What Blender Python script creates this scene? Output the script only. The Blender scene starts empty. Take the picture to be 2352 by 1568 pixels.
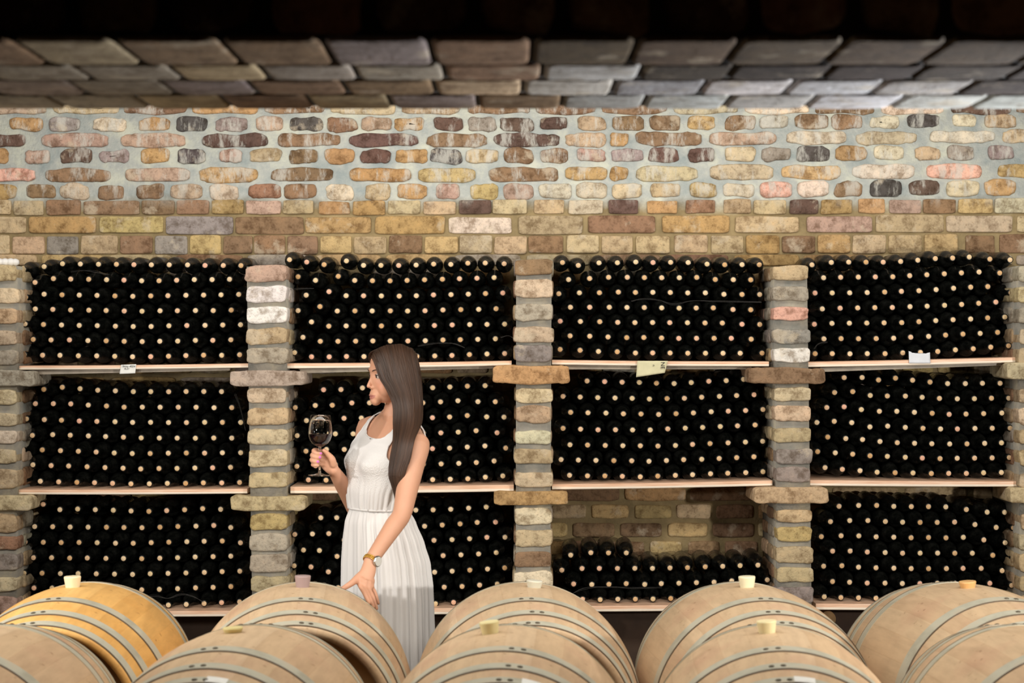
import bpy, bmesh, math, random
from mathutils import Vector, Matrix, noise
from math import sin, cos, pi, sqrt

random.seed(7)
F = 4500.0            # focal length in pixels of the 2352x1568 frame
CX, CY = 1176.0, 784.0
ZC = 1.69             # eye height of the camera above the floor
scene = bpy.context.scene
COL = scene.collection

def W(px, py, d):
    return Vector(((px - CX) / F * d, d, ZC - (py - CY) / F * d))
def X(px, d): return (px - CX) / F * d
def Z(py, d): return ZC - (py - CY) / F * d
def lerp(a, b, t): return a + (b - a) * t
def s2l(c):
    return tuple(((v / 255) / 12.92 if v / 255 <= 0.04045 else ((v / 255 + 0.055) / 1.055) ** 2.4) for v in c)
def interp(tab, x):
    if x <= tab[0][0]: return tab[0][1:]
    if x >= tab[-1][0]: return tab[-1][1:]
    for i in range(len(tab) - 1):
        a, b = tab[i], tab[i + 1]
        if a[0] <= x <= b[0]:
            t = (x - a[0]) / (b[0] - a[0] + 1e-12)
            t = t * t * (3 - 2 * t) * 0.4 + t * 0.6
            return tuple(lerp(p, q, t) for p, q in zip(a[1:], b[1:]))

# ------------------------------------------------------------------ object helpers
def obj(name, me, mats, parent=None, smooth=False):
    if isinstance(me, bmesh.types.BMesh):
        bm = me; me = bpy.data.meshes.new(name); bm.to_mesh(me); bm.free()
    o = bpy.data.objects.new(name, me); COL.objects.link(o)
    if not isinstance(mats, (list, tuple)): mats = [mats]
    for m in mats: me.materials.append(m)
    if smooth:
        me.polygons.foreach_set('use_smooth', [True] * len(me.polygons))
    if parent is not None: o.parent = parent
    return o
def tag(o, label=None, cat=None, group=None, kind=None):
    if label: o['label'] = label
    if cat: o['category'] = cat
    if group: o['group'] = group
    if kind: o['kind'] = kind
    return o
def empty(name, loc=(0, 0, 0)):
    o = bpy.data.objects.new(name, None); COL.objects.link(o); o.location = loc
    o.empty_display_size = 0.05
    return o
def localize(o, base):
    """move a mesh built in world coordinates under an Empty at base"""
    o.data.transform(Matrix.Translation(-Vector(base)))

# ------------------------------------------------------------------ node helpers
def mat(name):
    m = bpy.data.materials.new(name); m.use_nodes = True
    nt = m.node_tree
    return m, nt, nt.nodes['Principled BSDF']
def N(nt, t, **kw):
    n = nt.nodes.new(t)
    for k, v in kw.items():
        if k in n.inputs.keys(): n.inputs[k].default_value = v
        else: setattr(n, k, v)
    return n
def ramp(nt, pts):
    r = nt.nodes.new('ShaderNodeValToRGB')
    e = r.color_ramp.elements
    while len(e) < len(pts): e.new(0.5)
    for i, (p, c) in enumerate(pts):
        e[i].position = p; e[i].color = (*c, 1) if len(c) == 3 else c
    return r
def mix(nt, fac, a, b, mode='MIX'):
    n = nt.nodes.new('ShaderNodeMix'); n.data_type = 'RGBA'; n.blend_type = mode
    L = nt.links
    for i, v in ((0, fac), (6, a), (7, b)):
        if hasattr(v, 'links'): L.new(v, n.inputs[i])
        elif isinstance(v, (int, float)): n.inputs[i].default_value = v
        else: n.inputs[i].default_value = (*v, 1)
    return n.outputs[2]
def coord(nt, scale=(1, 1, 1)):
    tc = nt.nodes.new('ShaderNodeTexCoord'); mp = nt.nodes.new('ShaderNodeMapping')
    mp.inputs['Scale'].default_value = scale
    nt.links.new(tc.outputs['Object'], mp.inputs['Vector'])
    return mp.outputs['Vector']
def noise_n(nt, vec, scale, detail=4, rough=0.55):
    n = N(nt, 'ShaderNodeTexNoise', Scale=scale, Detail=detail, Roughness=rough)
    nt.links.new(vec, n.inputs['Vector'])
    return n.outputs['Fac']
def bump(nt, bsdf, h, strength=0.4, dist=0.004):
    b = N(nt, 'ShaderNodeBump', Strength=strength, Distance=dist)
    nt.links.new(h, b.inputs['Height']); nt.links.new(b.outputs['Normal'], bsdf.inputs['Normal'])

def simple(name, rgb, rough=0.6, metal=0.0, spec=0.5, bumpy=0.0, bscale=60, var=0.0):
    m, nt, b = mat(name)
    b.inputs['Base Color'].default_value = (*s2l(rgb), 1)
    b.inputs['Roughness'].default_value = rough; b.inputs['Metallic'].default_value = metal
    b.inputs['Specular IOR Level'].default_value = spec
    v = coord(nt)
    if var:
        n = noise_n(nt, v, bscale * 0.4)
        r = ramp(nt, [(0.3, tuple(c * (1 - var) for c in s2l(rgb))), (0.7, tuple(min(1, c * (1 + var)) for c in s2l(rgb)))])
        nt.links.new(n, r.inputs[0]); nt.links.new(r.outputs[0], b.inputs['Base Color'])
    if bumpy: bump(nt, b, noise_n(nt, v, bscale, 6), bumpy)
    return m

# ---- brick: colour from the mesh's colour attribute, mottled
def brick_material():
    m, nt, b = mat('old_brick')
    at = N(nt, 'ShaderNodeAttribute'); at.attribute_name = 'Col'
    v = coord(nt)
    n1 = noise_n(nt, v, 22, 8, 0.7); n2 = noise_n(nt, v, 90, 5, 0.6); n3 = noise_n(nt, v, 9, 6, 0.65)
    r1 = ramp(nt, [(0.36, (0.42, 0.36, 0.30)), (0.52, (1, 1, 1)), (0.68, (1.25, 1.2, 1.15))]); nt.links.new(n1, r1.inputs[0])
    c = mix(nt, 0.85, at.outputs['Color'], r1.outputs[0], 'MULTIPLY')
    r2 = ramp(nt, [(0.57, (0, 0, 0)), (0.66, (1, 1, 1))]); nt.links.new(n3, r2.inputs[0])
    mm = N(nt, 'ShaderNodeMath', operation='MULTIPLY'); nt.links.new(r2.outputs[0], mm.inputs[0]); mm.inputs[1].default_value = 0.55
    c = mix(nt, mm.outputs[0], c, s2l((205, 190, 165)))
    r3 = ramp(nt, [(0.34, (0.55, 0.5, 0.45)), (0.42, (1, 1, 1))]); nt.links.new(n2, r3.inputs[0])
    c = mix(nt, 0.6, c, r3.outputs[0], 'MULTIPLY')
    # lime bloom running down the upper courses, over brick and joint alike
    vs = coord(nt, (16, 16, 5)); n5 = noise_n(nt, vs, 1.0, 8, 0.72)
    rw = ramp(nt, [(0.50, (0, 0, 0)), (0.60, (1, 1, 1))]); nt.links.new(n5, rw.inputs[0])
    sx = N(nt, 'ShaderNodeSeparateXYZ'); nt.links.new(v, sx.inputs[0])
    zr = N(nt, 'ShaderNodeMapRange'); nt.links.new(sx.outputs['Z'], zr.inputs['Value'])
    zr.inputs['From Min'].default_value = Z(480, 8.74); zr.inputs['From Max'].default_value = Z(430, 8.74); zr.inputs['To Max'].default_value = .62
    mw = N(nt, 'ShaderNodeMath', operation='MULTIPLY'); nt.links.new(rw.outputs[0], mw.inputs[0]); nt.links.new(zr.outputs[0], mw.inputs[1])
    c = mix(nt, mw.outputs[0], c, s2l((206, 204, 194)))
    nt.links.new(c, b.inputs['Base Color'])
    b.inputs['Roughness'].default_value = 0.92; b.inputs['Specular IOR Level'].default_value = 0.25
    hs = N(nt, 'ShaderNodeMath', operation='ADD'); nt.links.new(n1, hs.inputs[0]); nt.links.new(n2, hs.inputs[1])
    bump(nt, b, hs.outputs[0], 0.7, 0.006)
    return m
def mortar_material(name, upper, lower=None, zsplit=1.9, zw=0.05):
    m, nt, b = mat(name)
    v = coord(nt)
    n1 = noise_n(nt, v, 7, 6, 0.65); n2 = noise_n(nt, v, 60, 6, 0.6)
    wu = s2l(upper)
    r1 = ramp(nt, [(0.34, (wu[0] * .66, wu[1] * .72, wu[2] * .76)), (0.5, tuple(x * .95 for x in wu)), (0.64, (min(1, wu[0] * 1.25), min(1, wu[1] * 1.22), wu[2] * 1.1))])
    nt.links.new(n1, r1.inputs[0]); c = r1.outputs[0]
    if lower is not None:
        r2 = ramp(nt, [(0.35, tuple(x * 0.7 for x in s2l(lower))), (0.65, tuple(x * 1.2 for x in s2l(lower)))])
        nt.links.new(n1, r2.inputs[0])
        sx = N(nt, 'ShaderNodeSeparateXYZ'); nt.links.new(v, sx.inputs[0])
        a = N(nt, 'ShaderNodeMath', operation='MULTIPLY_ADD'); nt.links.new(n1, a.inputs[0]); a.inputs[1].default_value = 0.12
        nt.links.new(sx.outputs['Z'], a.inputs[2])
        mr = N(nt, 'ShaderNodeMapRange'); nt.links.new(a.outputs[0], mr.inputs['Value'])
        mr.inputs['From Min'].default_value = zsplit + .06 - zw; mr.inputs['From Max'].default_value = zsplit + .06 + zw
        c = mix(nt, mr.outputs[0], r2.outputs[0], c)
    nt.links.new(c, b.inputs['Base Color']); b.inputs['Roughness'].default_value = 0.95
    b.inputs['Specular IOR Level'].default_value = 0.2
    bump(nt, b, n2, 0.5, 0.006)
    return m
M_BRICK = brick_material()
M_MORTAR = mortar_material('lime_mortar', (186, 190, 184), (152, 134, 98), Z(468, 8.74), 0.035)
M_PMORTAR = mortar_material('pillar_mortar', (150, 145, 134))

CC = {'t': (188, 166, 132), 'o': (182, 148, 102), 'b': (142, 114, 88), 'd': (106, 84, 74), 'k': (88, 82, 80),
      'g': (152, 142, 134), 'p': (180, 152, 134), 'w': (212, 198, 174), 'r': (158, 120, 98), 's': (212, 168, 150),
      'W': (230, 224, 212), 'G': (168, 158, 142), 'c': (200, 182, 152), 'y': (190, 164, 116)}

class Bricks:
    def __init__(self):
        self.v = []; self.f = []; self.c = []; self.mi = []
    def quad(self, pts, mi=0, c=(1, 1, 1)):
        i = len(self.v); self.v += [tuple(p) for p in pts]; self.c += [c] * len(pts)
        self.f.append(tuple(range(i, i + len(pts)))); self.mi.append(mi)
    def box(self, a, b, mi=0, c=(1, 1, 1)):
        (x0, y0, z0), (x1, y1, z1) = a, b
        P = [(x0, y0, z0), (x1, y0, z0), (x1, y1, z0), (x0, y1, z0), (x0, y0, z1), (x1, y0, z1), (x1, y1, z1), (x0, y1, z1)]
        i = len(self.v); self.v += P; self.c += [c] * 8
        for q in ((0, 1, 5, 4), (1, 2, 6, 5), (2, 3, 7, 6), (3, 0, 4, 7), (4, 5, 6, 7), (3, 2, 1, 0)):
            self.f.append(tuple(i + k for k in q)); self.mi.append(mi)
    def brick(self, x0, x1, z0, z1, yfront, depth, code, erode=0.12, expo=5.0, n=28, dome=0.35, axis='y', sgn=1):
        """a worn brick whose face looks along -y (or, axis 'x', along sgn*x with x0..x1 read along y)"""
        rgb = s2l(CC[code]) if isinstance(code, str) else code
        k = random.uniform(0.86, 1.14); rgb = tuple(min(1, max(0, q * k * random.uniform(0.95, 1.05))) for q in rgb)
        cx, cz, hx, hz = (x0 + x1) / 2, (z0 + z1) / 2, abs(x1 - x0) / 2, abs(z1 - z0) / 2
        seed = random.uniform(0, 1000)
        rings = []
        bev = min(hz, hx) * dome
        for (ins, dep) in ((0, depth), (0, bev * 0.55), (bev * 0.35, bev * 0.12), (bev * 1.0, 0.0), (min(hx, hz) * 0.75, -0.0006)):
            ring = []
            for i in range(n):
                a = 2 * pi * i / n
                ca, sa = cos(a), sin(a)
                px = (abs(ca) ** (2 / expo)) * (1 if ca >= 0 else -1)
                pz = (abs(sa) ** (2 / expo)) * (1 if sa >= 0 else -1)
                w = noise.noise(Vector((px * hx * 14 + seed, pz * hz * 14, seed * .3))) * erode * hz * 1.6 \
                    + noise.noise(Vector((px * hx * 55 + seed, pz * hz * 55, seed * .3))) * erode * hz * 0.7
                ux = px * max(0.002, (hx - ins)) + ca * w - ca * erode * hz * 0.4
                uz = pz * max(0.002, (hz - ins)) + sa * w - sa * erode * hz * 0.4
                dy = dep + noise.noise(Vector((ux * 30 + seed, uz * 30, 5))) * 0.0018
                ring.append((cx + ux, dy, cz + uz))
            rings.append(ring)
        i0 = len(self.v)
        for ring in rings:
            for (a, dy, c) in ring:
                if axis == 'y': self.v.append((a, yfront + dy, c))
                elif axis == 'z': self.v.append((a, c, yfront + dy))
                else: self.v.append((yfront - sgn * dy, a, c))
                self.c.append(rgb)
        flip = (axis == 'x' and sgn > 0) or axis == 'z'
        for r in range(len(rings) - 1):
            for i in range(n):
                j = (i + 1) % n
                q = (i0 + r * n + i, i0 + r * n + j, i0 + (r + 1) * n + j, i0 + (r + 1) * n + i)
                self.f.append(q[::-1] if flip else q); self.mi.append(0)
        q = tuple(i0 + (len(rings) - 1) * n + i for i in range(n))
        self.f.append(q[::-1] if flip else q); self.mi.append(0)
    def build(self, name, mats, parent=None, smooth=True):
        me = bpy.data.meshes.new(name); me.from_pydata(self.v, [], self.f)
        at = me.color_attributes.new('Col', 'FLOAT_COLOR', 'POINT')
        flat = []
        for c in self.c: flat += [*c, 1.0]
        at.data.foreach_set('color', flat)
        o = obj(name, me, mats, parent, smooth)
        me.polygons.foreach_set('material_index', self.mi)
        return o

# ================================================================== THE ROOM
DW = 8.74     # face of the back wall's bricks
def back_wall():
    B = Bricks()
    # mortar slab
    B.box((-4.6, DW + 0.010, -0.02), (4.6, DW + 0.25, 3.2), 1)
    rows = [  # (y centre, half height px, [bricks left crop /2], [bricks right crop], erosion)
        (285, 16.5, "42-195 o;225-372 g;425-585 w;628-778 o;810-952 k;985-1138 g;1170-1305 p;1330-1488 k;1500-1645 b;1660-1800 p;1812-1952 o;1990-2128 d;2148-2285 g;2292-2450 d",
         "125-258 d;300-435 t;460-610 b;632-775 b;808-938 y;975-1118 b;1135-1278 G;1300-1455 b;1470-1615 b;1643-1785 w;1815-1965 k;2025-2135 w;2172-2322 t", 0.30),
        (322, 16, "-60-115 d;185-500 p;555-858 p;930-1235 d;1275-1570 b;1597-1925 d;1950-2245 b;2270-2568 d",
         "240-440 t;445-540 o;565-875 b;905-1220 p;1262-1537 w;1572-1862 c;1920-2225 w;2248-2420 c", 0.34),
        (358.5, 17, "-60-40 o;110-230 p;268-420 d;450-590 g;645-780 o;815-948 k;1000-1112 p;1145-1295 t;1325-1465 b;1490-1632 o;1655-1795 d;1812-1962 o;1970-2125 k;2140-2292 t;2312-2452 b",
         "125-262 b;295-435 p;455-605 g;625-770 d;812-930 d;975-1120 c;1143-1285 g;1308-1458 k;1485-1630 o;1665-1800 w;1850-1978 t;2005-2125 g;2185-2310 g", 0.30),
        (401, 16.5, "-70-165 s;205-510 b;575-875 p;905-1190 o;1240-1532 b;1605-1885 o;1920-2185 y;2245-2567 b",
         "245-435 o;452-540 o;560-860 c;905-1205 c;1238-1512 y;1558-1855 w;1905-2165 s;2230-2410 y", 0.24),
        (440, 17.5, "-70-75 o;120-255 b;268-412 c;445-572 b;620-752 b;780-930 p;960-1095 w;1140-1290 r;1305-1455 b;1490-1625 w;1668-1800 t;1825-1972 o;2000-2112 p;2162-2290 y;2310-2450 p",
         "122-275 w;290-440 w;460-600 c;635-775 t;820-942 y;970-1115 w;1140-1290 s;1310-1460 w;1478-1610 b;1645-1798 k;1822-1970 d;1998-2148 c;2170-2318 o", 0.22),
        (476, 15, "-90-50 t;60-200 t;210-370 b;380-640 b;650-800 b;810-960 b;970-1120 o;1130-1290 p;1300-1440 t;1465-1610 o;1620-1770 o;1780-1930 t;1945-2095 t;2110-2258 d;2262-2420 t",
         "100-240 t;260-420 w;445-580 d;620-760 o;798-935 b;970-1100 t;1110-1260 t;1275-1408 d;1420-1565 o;1590-1715 o;1735-1880 p;1890-2040 b;2050-2210 y;2218-2400 w", 0.12),
        (516.5, 18.5, "-180-120 t;130-440 o;455-750 y;760-1070 g;1080-1395 b;1400-1705 o;1720-2045 o;2060-2350 w",
         "30-325 t;350-660 b;690-1000 o;1025-1320 t;1355-1655 p;1670-1985 t;1995-2300 c;2320-2500 t", 0.08),
        (562, 20, "-110-45 t;55-205 t;215-360 g;370-540 t;550-700 b;710-860 g;870-1015 y;1025-1160 b;1165-1310 b;1320-1460 b;1470-1615 y;1625-1775 t;1785-1940 b;1950-2105 y;2110-2262 t;2270-2420 t",
         "75-235 b;250-400 t;412-555 t;570-725 t;745-900 t;915-1065 t;1075-1230 o;1240-1395 b;1405-1555 o;1565-1720 t;1730-1885 t;1895-2050 y;2085-2220 b;2240-2400 b", 0.06),
    ]
    for (yc, hh, ls, rs, er) in rows:
        hh += 1.8 if er < .15 else 1.6
        for k, s in enumerate((ls, rs)):
            for it in s.split(';'):
                rng, code = it.strip().split(' ')
                neg = rng.startswith('-'); q = rng.lstrip('-').split('-')
                a, b = (-float(q[0]) if neg else float(q[0])), float(q[1])
                xa, xb = (a / 2, b / 2) if k == 0 else (1176 + a / 2, 1176 + b / 2)
                xm = (xa + xb) / 2
                # the courses of the right half stand a few pixels higher
                dy = -max(0, xm - 1100) / 1250 * (9 if yc < 470 else 3) + random.uniform(-1.2, 1.2)
                h = hh * random.uniform(0.9, 1.06)
                ero = min(.24, er * random.uniform(0.5, 0.95))
                B.brick(X(xa, DW), X(xb, DW), Z(yc + dy + h, DW), Z(yc + dy - h, DW), DW + random.uniform(-0.003, 0.002), 0.014, code, ero,
                        10 if er < 0.15 else 3.8, n=36, dome=.16 if er < .15 else .32)
        # beyond the frame, both sides
        pat = 2 if len(ls.split(';')) < 10 else 1
        for sgn in (-1, 1):
            x = -95 if sgn < 0 else 2400
            while abs(x - 1176) < 2350:
                w = 75 * pat
                xa, xb = (x - w, x) if sgn < 0 else (x, x + w)
                B.brick(X(xa, DW), X(xb, DW), Z(yc + hh - (9 if sgn > 0 else 0), DW), Z(yc - hh - (9 if sgn > 0 else 0), DW), DW, 0.014, random.choice('tobdgpwc'), er, 4, n=20)
                x += sgn * (w + 12)
    # courses above what the photo shows and below, random
    def course(yc, hh, L, er, codes, off, x_lo=-1300, x_hi=3650, n=20):
        x = x_lo - off
        while x < x_hi:
            w = L * random.uniform(0.93, 1.05)
            B.brick(X(x, DW), X(x + w, DW), Z(yc + hh, DW), Z(yc - hh, DW), DW + random.uniform(-0.002, 0.002), 0.014, random.choice(codes), er, 4.5 if er > .15 else 6, n=n)
            x += w + random.uniform(8, 13)
    y = 247; k = 0
    while y > 60:
        course(y, 16, 150 if k % 2 == 0 else 75, 0.26, 'tobdgpwckpb', random.uniform(0, 90)); y -= 38; k += 1
    course(597, 13, 150, 0.06, 'ttoybG', 60)
    y = 636; k = 0
    low = [(1104, 150), (1134, 78), (1172, 78), (1217, 100), (1259, 78)]
    while y < 1080:
        course(y, 17, 150 if k % 2 == 0 else 75, 0.08, 'tobGy', random.uniform(0, 90), n=16); y += 41; k += 1
    for (yc, L) in ((1134, 150), (1175, 84), (1217, 96), (1259, 76), (1300, 150), (1342, 76), (1384, 150), (1426, 76), (1468, 150), (1510, 76), (1552, 150), (1594, 76), (1636, 150)):
        course(yc, 17, L, 0.10, 'ootbyb', random.uniform(0, 60), n=20)
    o = B.build('wall_back', [M_BRICK, M_MORTAR])
    tag(o, 'old weathered brick wall behind the bottle racks', 'wall', kind='structure')
back_wall()

def plain_box(name, a, b, m, kind='structure', label=None, cat=None):
    bm = bmesh.new(); bmesh.ops.create_cube(bm, size=1)
    for v in bm.verts:
        v.co = Vector([lerp(a[i], b[i], v.co[i] + 0.5) for i in range(3)])
    o = obj(name, bm, m); tag(o, label, cat, kind=kind); return o
M_FLOOR = simple('cellar_floor', (96, 84, 70), 0.8, bumpy=0.4, bscale=12, var=0.25)
M_PLASTER = simple('dark_plaster', (88, 72, 54), 0.9, bumpy=0.5, bscale=10, var=0.2)
plain_box('floor', (-4.6, -2.0, -0.15), (4.6, DW + .25, 0.0), M_FLOOR, label='brown stone cellar floor', cat='floor')
plain_box('ceiling', (-4.6, -2.0, 3.2), (4.6, DW + .25, 3.3), M_PLASTER, label='dark cellar ceiling', cat='ceiling')
plain_box('wall_left', (-4.75, -2.0, 0), (-4.6, DW + .25, 3.2), M_PLASTER, label='dark left cellar wall', cat='wall')
plain_box('wall_right', (4.6, -2.0, 0), (4.75, DW + .25, 3.2), M_PLASTER, label='dark right cellar wall', cat='wall')
plain_box('wall_front', (-4.6, -2.15, 0), (4.6, -2.0, 3.2), M_PLASTER, label='dark cellar wall behind the camera', cat='wall')

# ---- the low brick beam across the top of the picture: soffit courses and the dark face above
def beam():
    zs = ZC + 0.47
    yn, yf = 3.075, 3.965
    B = Bricks()
    B.box((-4.55, yn + .012, zs + 0.006), (4.55, yf - .006, 3.2), 1)
    # soffit: bricks seen from below, long joints run away from the camera
    rows = [(3.072, 3.335), (3.347, 3.53), (3.542, 3.74), (3.752, 3.965)]
    for ri, (ya, yb) in enumerate(rows):
        x = -2.6 + (0.075 if ri % 2 else 0)
        while x < 2.6:
            w = random.uniform(0.145, 0.165)
            code = random.choice('bGtbg' if x < -0.02 else [(88, 70, 48), (70, 58, 46), (96, 76, 54), (64, 52, 44)])  # right half in darker colours: shade on the soffit, painted into the bricks
            if x > -0.03 and (ya + yb) / 2 > 3.42 + x * .30: code = random.choice(((190, 188, 184), (206, 204, 200), (172, 170, 168)))  # pale grey bricks paint the lit far part of the soffit
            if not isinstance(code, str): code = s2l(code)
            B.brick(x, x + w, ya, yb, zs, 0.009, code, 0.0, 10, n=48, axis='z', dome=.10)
            x += w + 0.009
    # vertical face toward the camera
    z = zs + 0.01; k = 0
    while z < 3.18:
        x = -2.6 - 0.1 * (k % 2)
        while x < 2.6:
            w = random.uniform(0.13, 0.16)
            B.brick(x, x + w, z, min(3.19, z + 0.24), yn, 0.014, random.choice('bdrd'), 0.08, 6, n=16)
            x += w + 0.012
        z += 0.252; k += 1
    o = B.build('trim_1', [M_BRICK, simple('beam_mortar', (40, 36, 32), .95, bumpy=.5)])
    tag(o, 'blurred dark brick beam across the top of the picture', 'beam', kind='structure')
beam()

# ================================================================== PILLARS
DP = 8.25
def jitter_box(B, xa, xb, ya, yb, za, zb, code, **k):
    B.brick(xa, xb, za, zb, ya, yb - ya, code, **k)
def pillar(name_label, x0t, x1t, x0b, x1b, top, bricks, corb, side):
    """x in pixels at the front plane; bricks: list of (ytop, ybottom, code)"""
    base = Vector((X((x0b + x1b) / 2, DP), DP + 0.24, 0))
    root = empty('brick_pillar', base)
    tag(root, name_label, 'pillar', 'brick pillars between the bottle stacks')
    B = Bricks()
    def xs(py):
        t = (py - top) / (1400 - top)
        return lerp(x0t, x0b, t), lerp(x1t, x1b, t)
    # mortar core follows the slight lean
    segs = [top + 4, 900, 1200, 1400, 1740]
    for a, b in zip(segs[:-1], segs[1:]):
        (l0, r0), (l1, r1) = xs(a), xs(b)
        i = len(B.v); y0, y1 = DP + 0.010, DW + 0.005
        za, zb = Z(a, DP), max(0.0, Z(b, DP))
        e = 0.007
        P = [(X(l0, DP) + e, y0, za), (X(r0, DP) - e, y0, za), (X(r0, DP) - e, y1, za), (X(l0, DP) + e, y1, za),
             (X(l1, DP) + e, y0, zb), (X(r1, DP) - e, y0, zb), (X(r1, DP) - e, y1, zb), (X(l1, DP) + e, y1, zb)]
        B.v += P; B.c += [(1, 1, 1)] * 8
        for q in ((0, 4, 5, 1), (1, 5, 6, 2), (2, 6, 7, 3), (3, 7, 4, 0), (0, 1, 2, 3), (4, 7, 6, 5)):
            B.f.append(tuple(i + k for k in q)); B.mi.append(1)
    allb = list(bricks); y = allb[-1][1] + 9
    while y < 1700:
        allb.append((y, y + 38, random.choice('tGcb'))); y += 46
    for (ya, yb, code) in allb:
        l, r = xs((ya + yb) / 2)
        l += random.uniform(-2.5, 2); r += random.uniform(-2, 2.5)
        za, zb = Z(yb, DP), Z(ya, DP)
        if za < 0.01: continue
        B.brick(X(l, DP), X(r, DP), za, zb, DP - random.uniform(0, 0.006), 0.10, code, 0.13, 5.5, n=40, dome=0.22)
        # stretcher faces on both flanks
        for sg in (-1, 1):
            xf = X(r, DP) + 0.002 if sg > 0 else X(l, DP) - 0.002
            yy = DP + 0.10
            for w in (0.19, 0.19):
                if yy + w > DW: w = DW - yy
                B.brick(yy, yy + w - 0.01, za + random.uniform(0, .006), zb - random.uniform(0, .006), xf, 0.012, random.choice((code, 't', 'G', 'b')), 0.12, 5, n=22, axis='x', sgn=sg)
                yy += w
    o = B.build('shaft', [M_BRICK, M_PMORTAR], root); localize(o, base)
    for (xa, xb, ya, yb, code) in corb:
        C = Bricks()
        n0 = DP - 0.012
        C.brick(X(xa, n0), X(xb, n0), Z(yb, n0), Z(ya, n0), n0, 0.30, code, 0.12, 7, n=56, dome=0.20)
        # closed back
        o = C.build('corbel_brick', [M_BRICK], root); localize(o, base)
    return root

def conv(s, off):
    out = []
    for it in s.split(';'):
        r, c = it.strip().split(' '); a, b = r.split('-')
        out.append((580 + float(a) / 1.9136, 580 + float(b) / 1.9136, c))
    return out
pillar('brick pillar at far left edge, cut by the frame, below a ribbed white tube', -52, 41, -55, 40, 606,
       conv('50-130 t;155-225 c;245-315 t;335-410 c;425-495 G;600-670 c;705-762 c;780-840 w;860-930 c;950-1040 t;1145-1230 t;1245-1310 r;1325-1400 g;1425-1490 c;1510-1590 p', 0),
       [(-110, 80, 849, 888, 'G'), (-110, 72, 1137, 1173, 'c')], 1)
pillar('pale brick pillar left of the woman, pinkish brown brick on top', 562, 660, 575, 662, 608,
       conv('55-130 p;145-222 W;235-315 W;330-405 t;415-490 G;595-665 c;682-760 t;775-845 c;865-945 c;965-1035 t;1148-1220 y;1232-1312 G;1322-1405 G;1420-1490 t;1505-1580 t', 0),
       [(527, 702, 849, 887, 'G'), (529, 703, 1138, 1174, 't')], 1)
pillar('brick pillar right of the woman with ochre brown corbel bricks', 1182, 1271, 1181, 1268, 592,
       conv('26-100 b;115-200 c;220-300 G;322-395 c;405-480 g;593-662 c;673-750 t;780-845 w;860-930 t;962-1030 c;1122-1200 w;1212-1298 t;1310-1385 b;1398-1475 w', 0),
       [(1129, 1308, 838, 882, 'o'), (1134, 1306, 1127, 1161, 'o')], 1)
pillar('brick pillar with one salmon red and one white brick, right half', 1775, 1858, 1784, 1869, 608,
       conv('55-125 t;145-215 G;238-300 s;335-400 g;418-485 W;590-655 c;672-745 c;768-835 t;860-932 g;940-1010 g;1128-1185 t;1205-1270 y;1292-1368 t;1382-1450 t;1465-1545 g', 0),
       [(1718, 1897, 842, 882, 'b'), (1732, 1903, 1118, 1157, 't')], 1)
pillar('brick pillar at far right edge, mostly outside the frame', 2338, 2425, 2342, 2430, 606,
       conv('55-130 G;145-222 t;235-315 G;330-405 t;415-490 t;595-665 t;682-760 c;775-845 t;865-945 t;965-1035 c;1148-1220 t;1232-1312 c;1322-1405 t;1420-1490 t;1505-1580 t', 0),
       [(2313, 2470, 830, 872, 'c'), (2320, 2480, 1118, 1157, 't')], 1)

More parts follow.
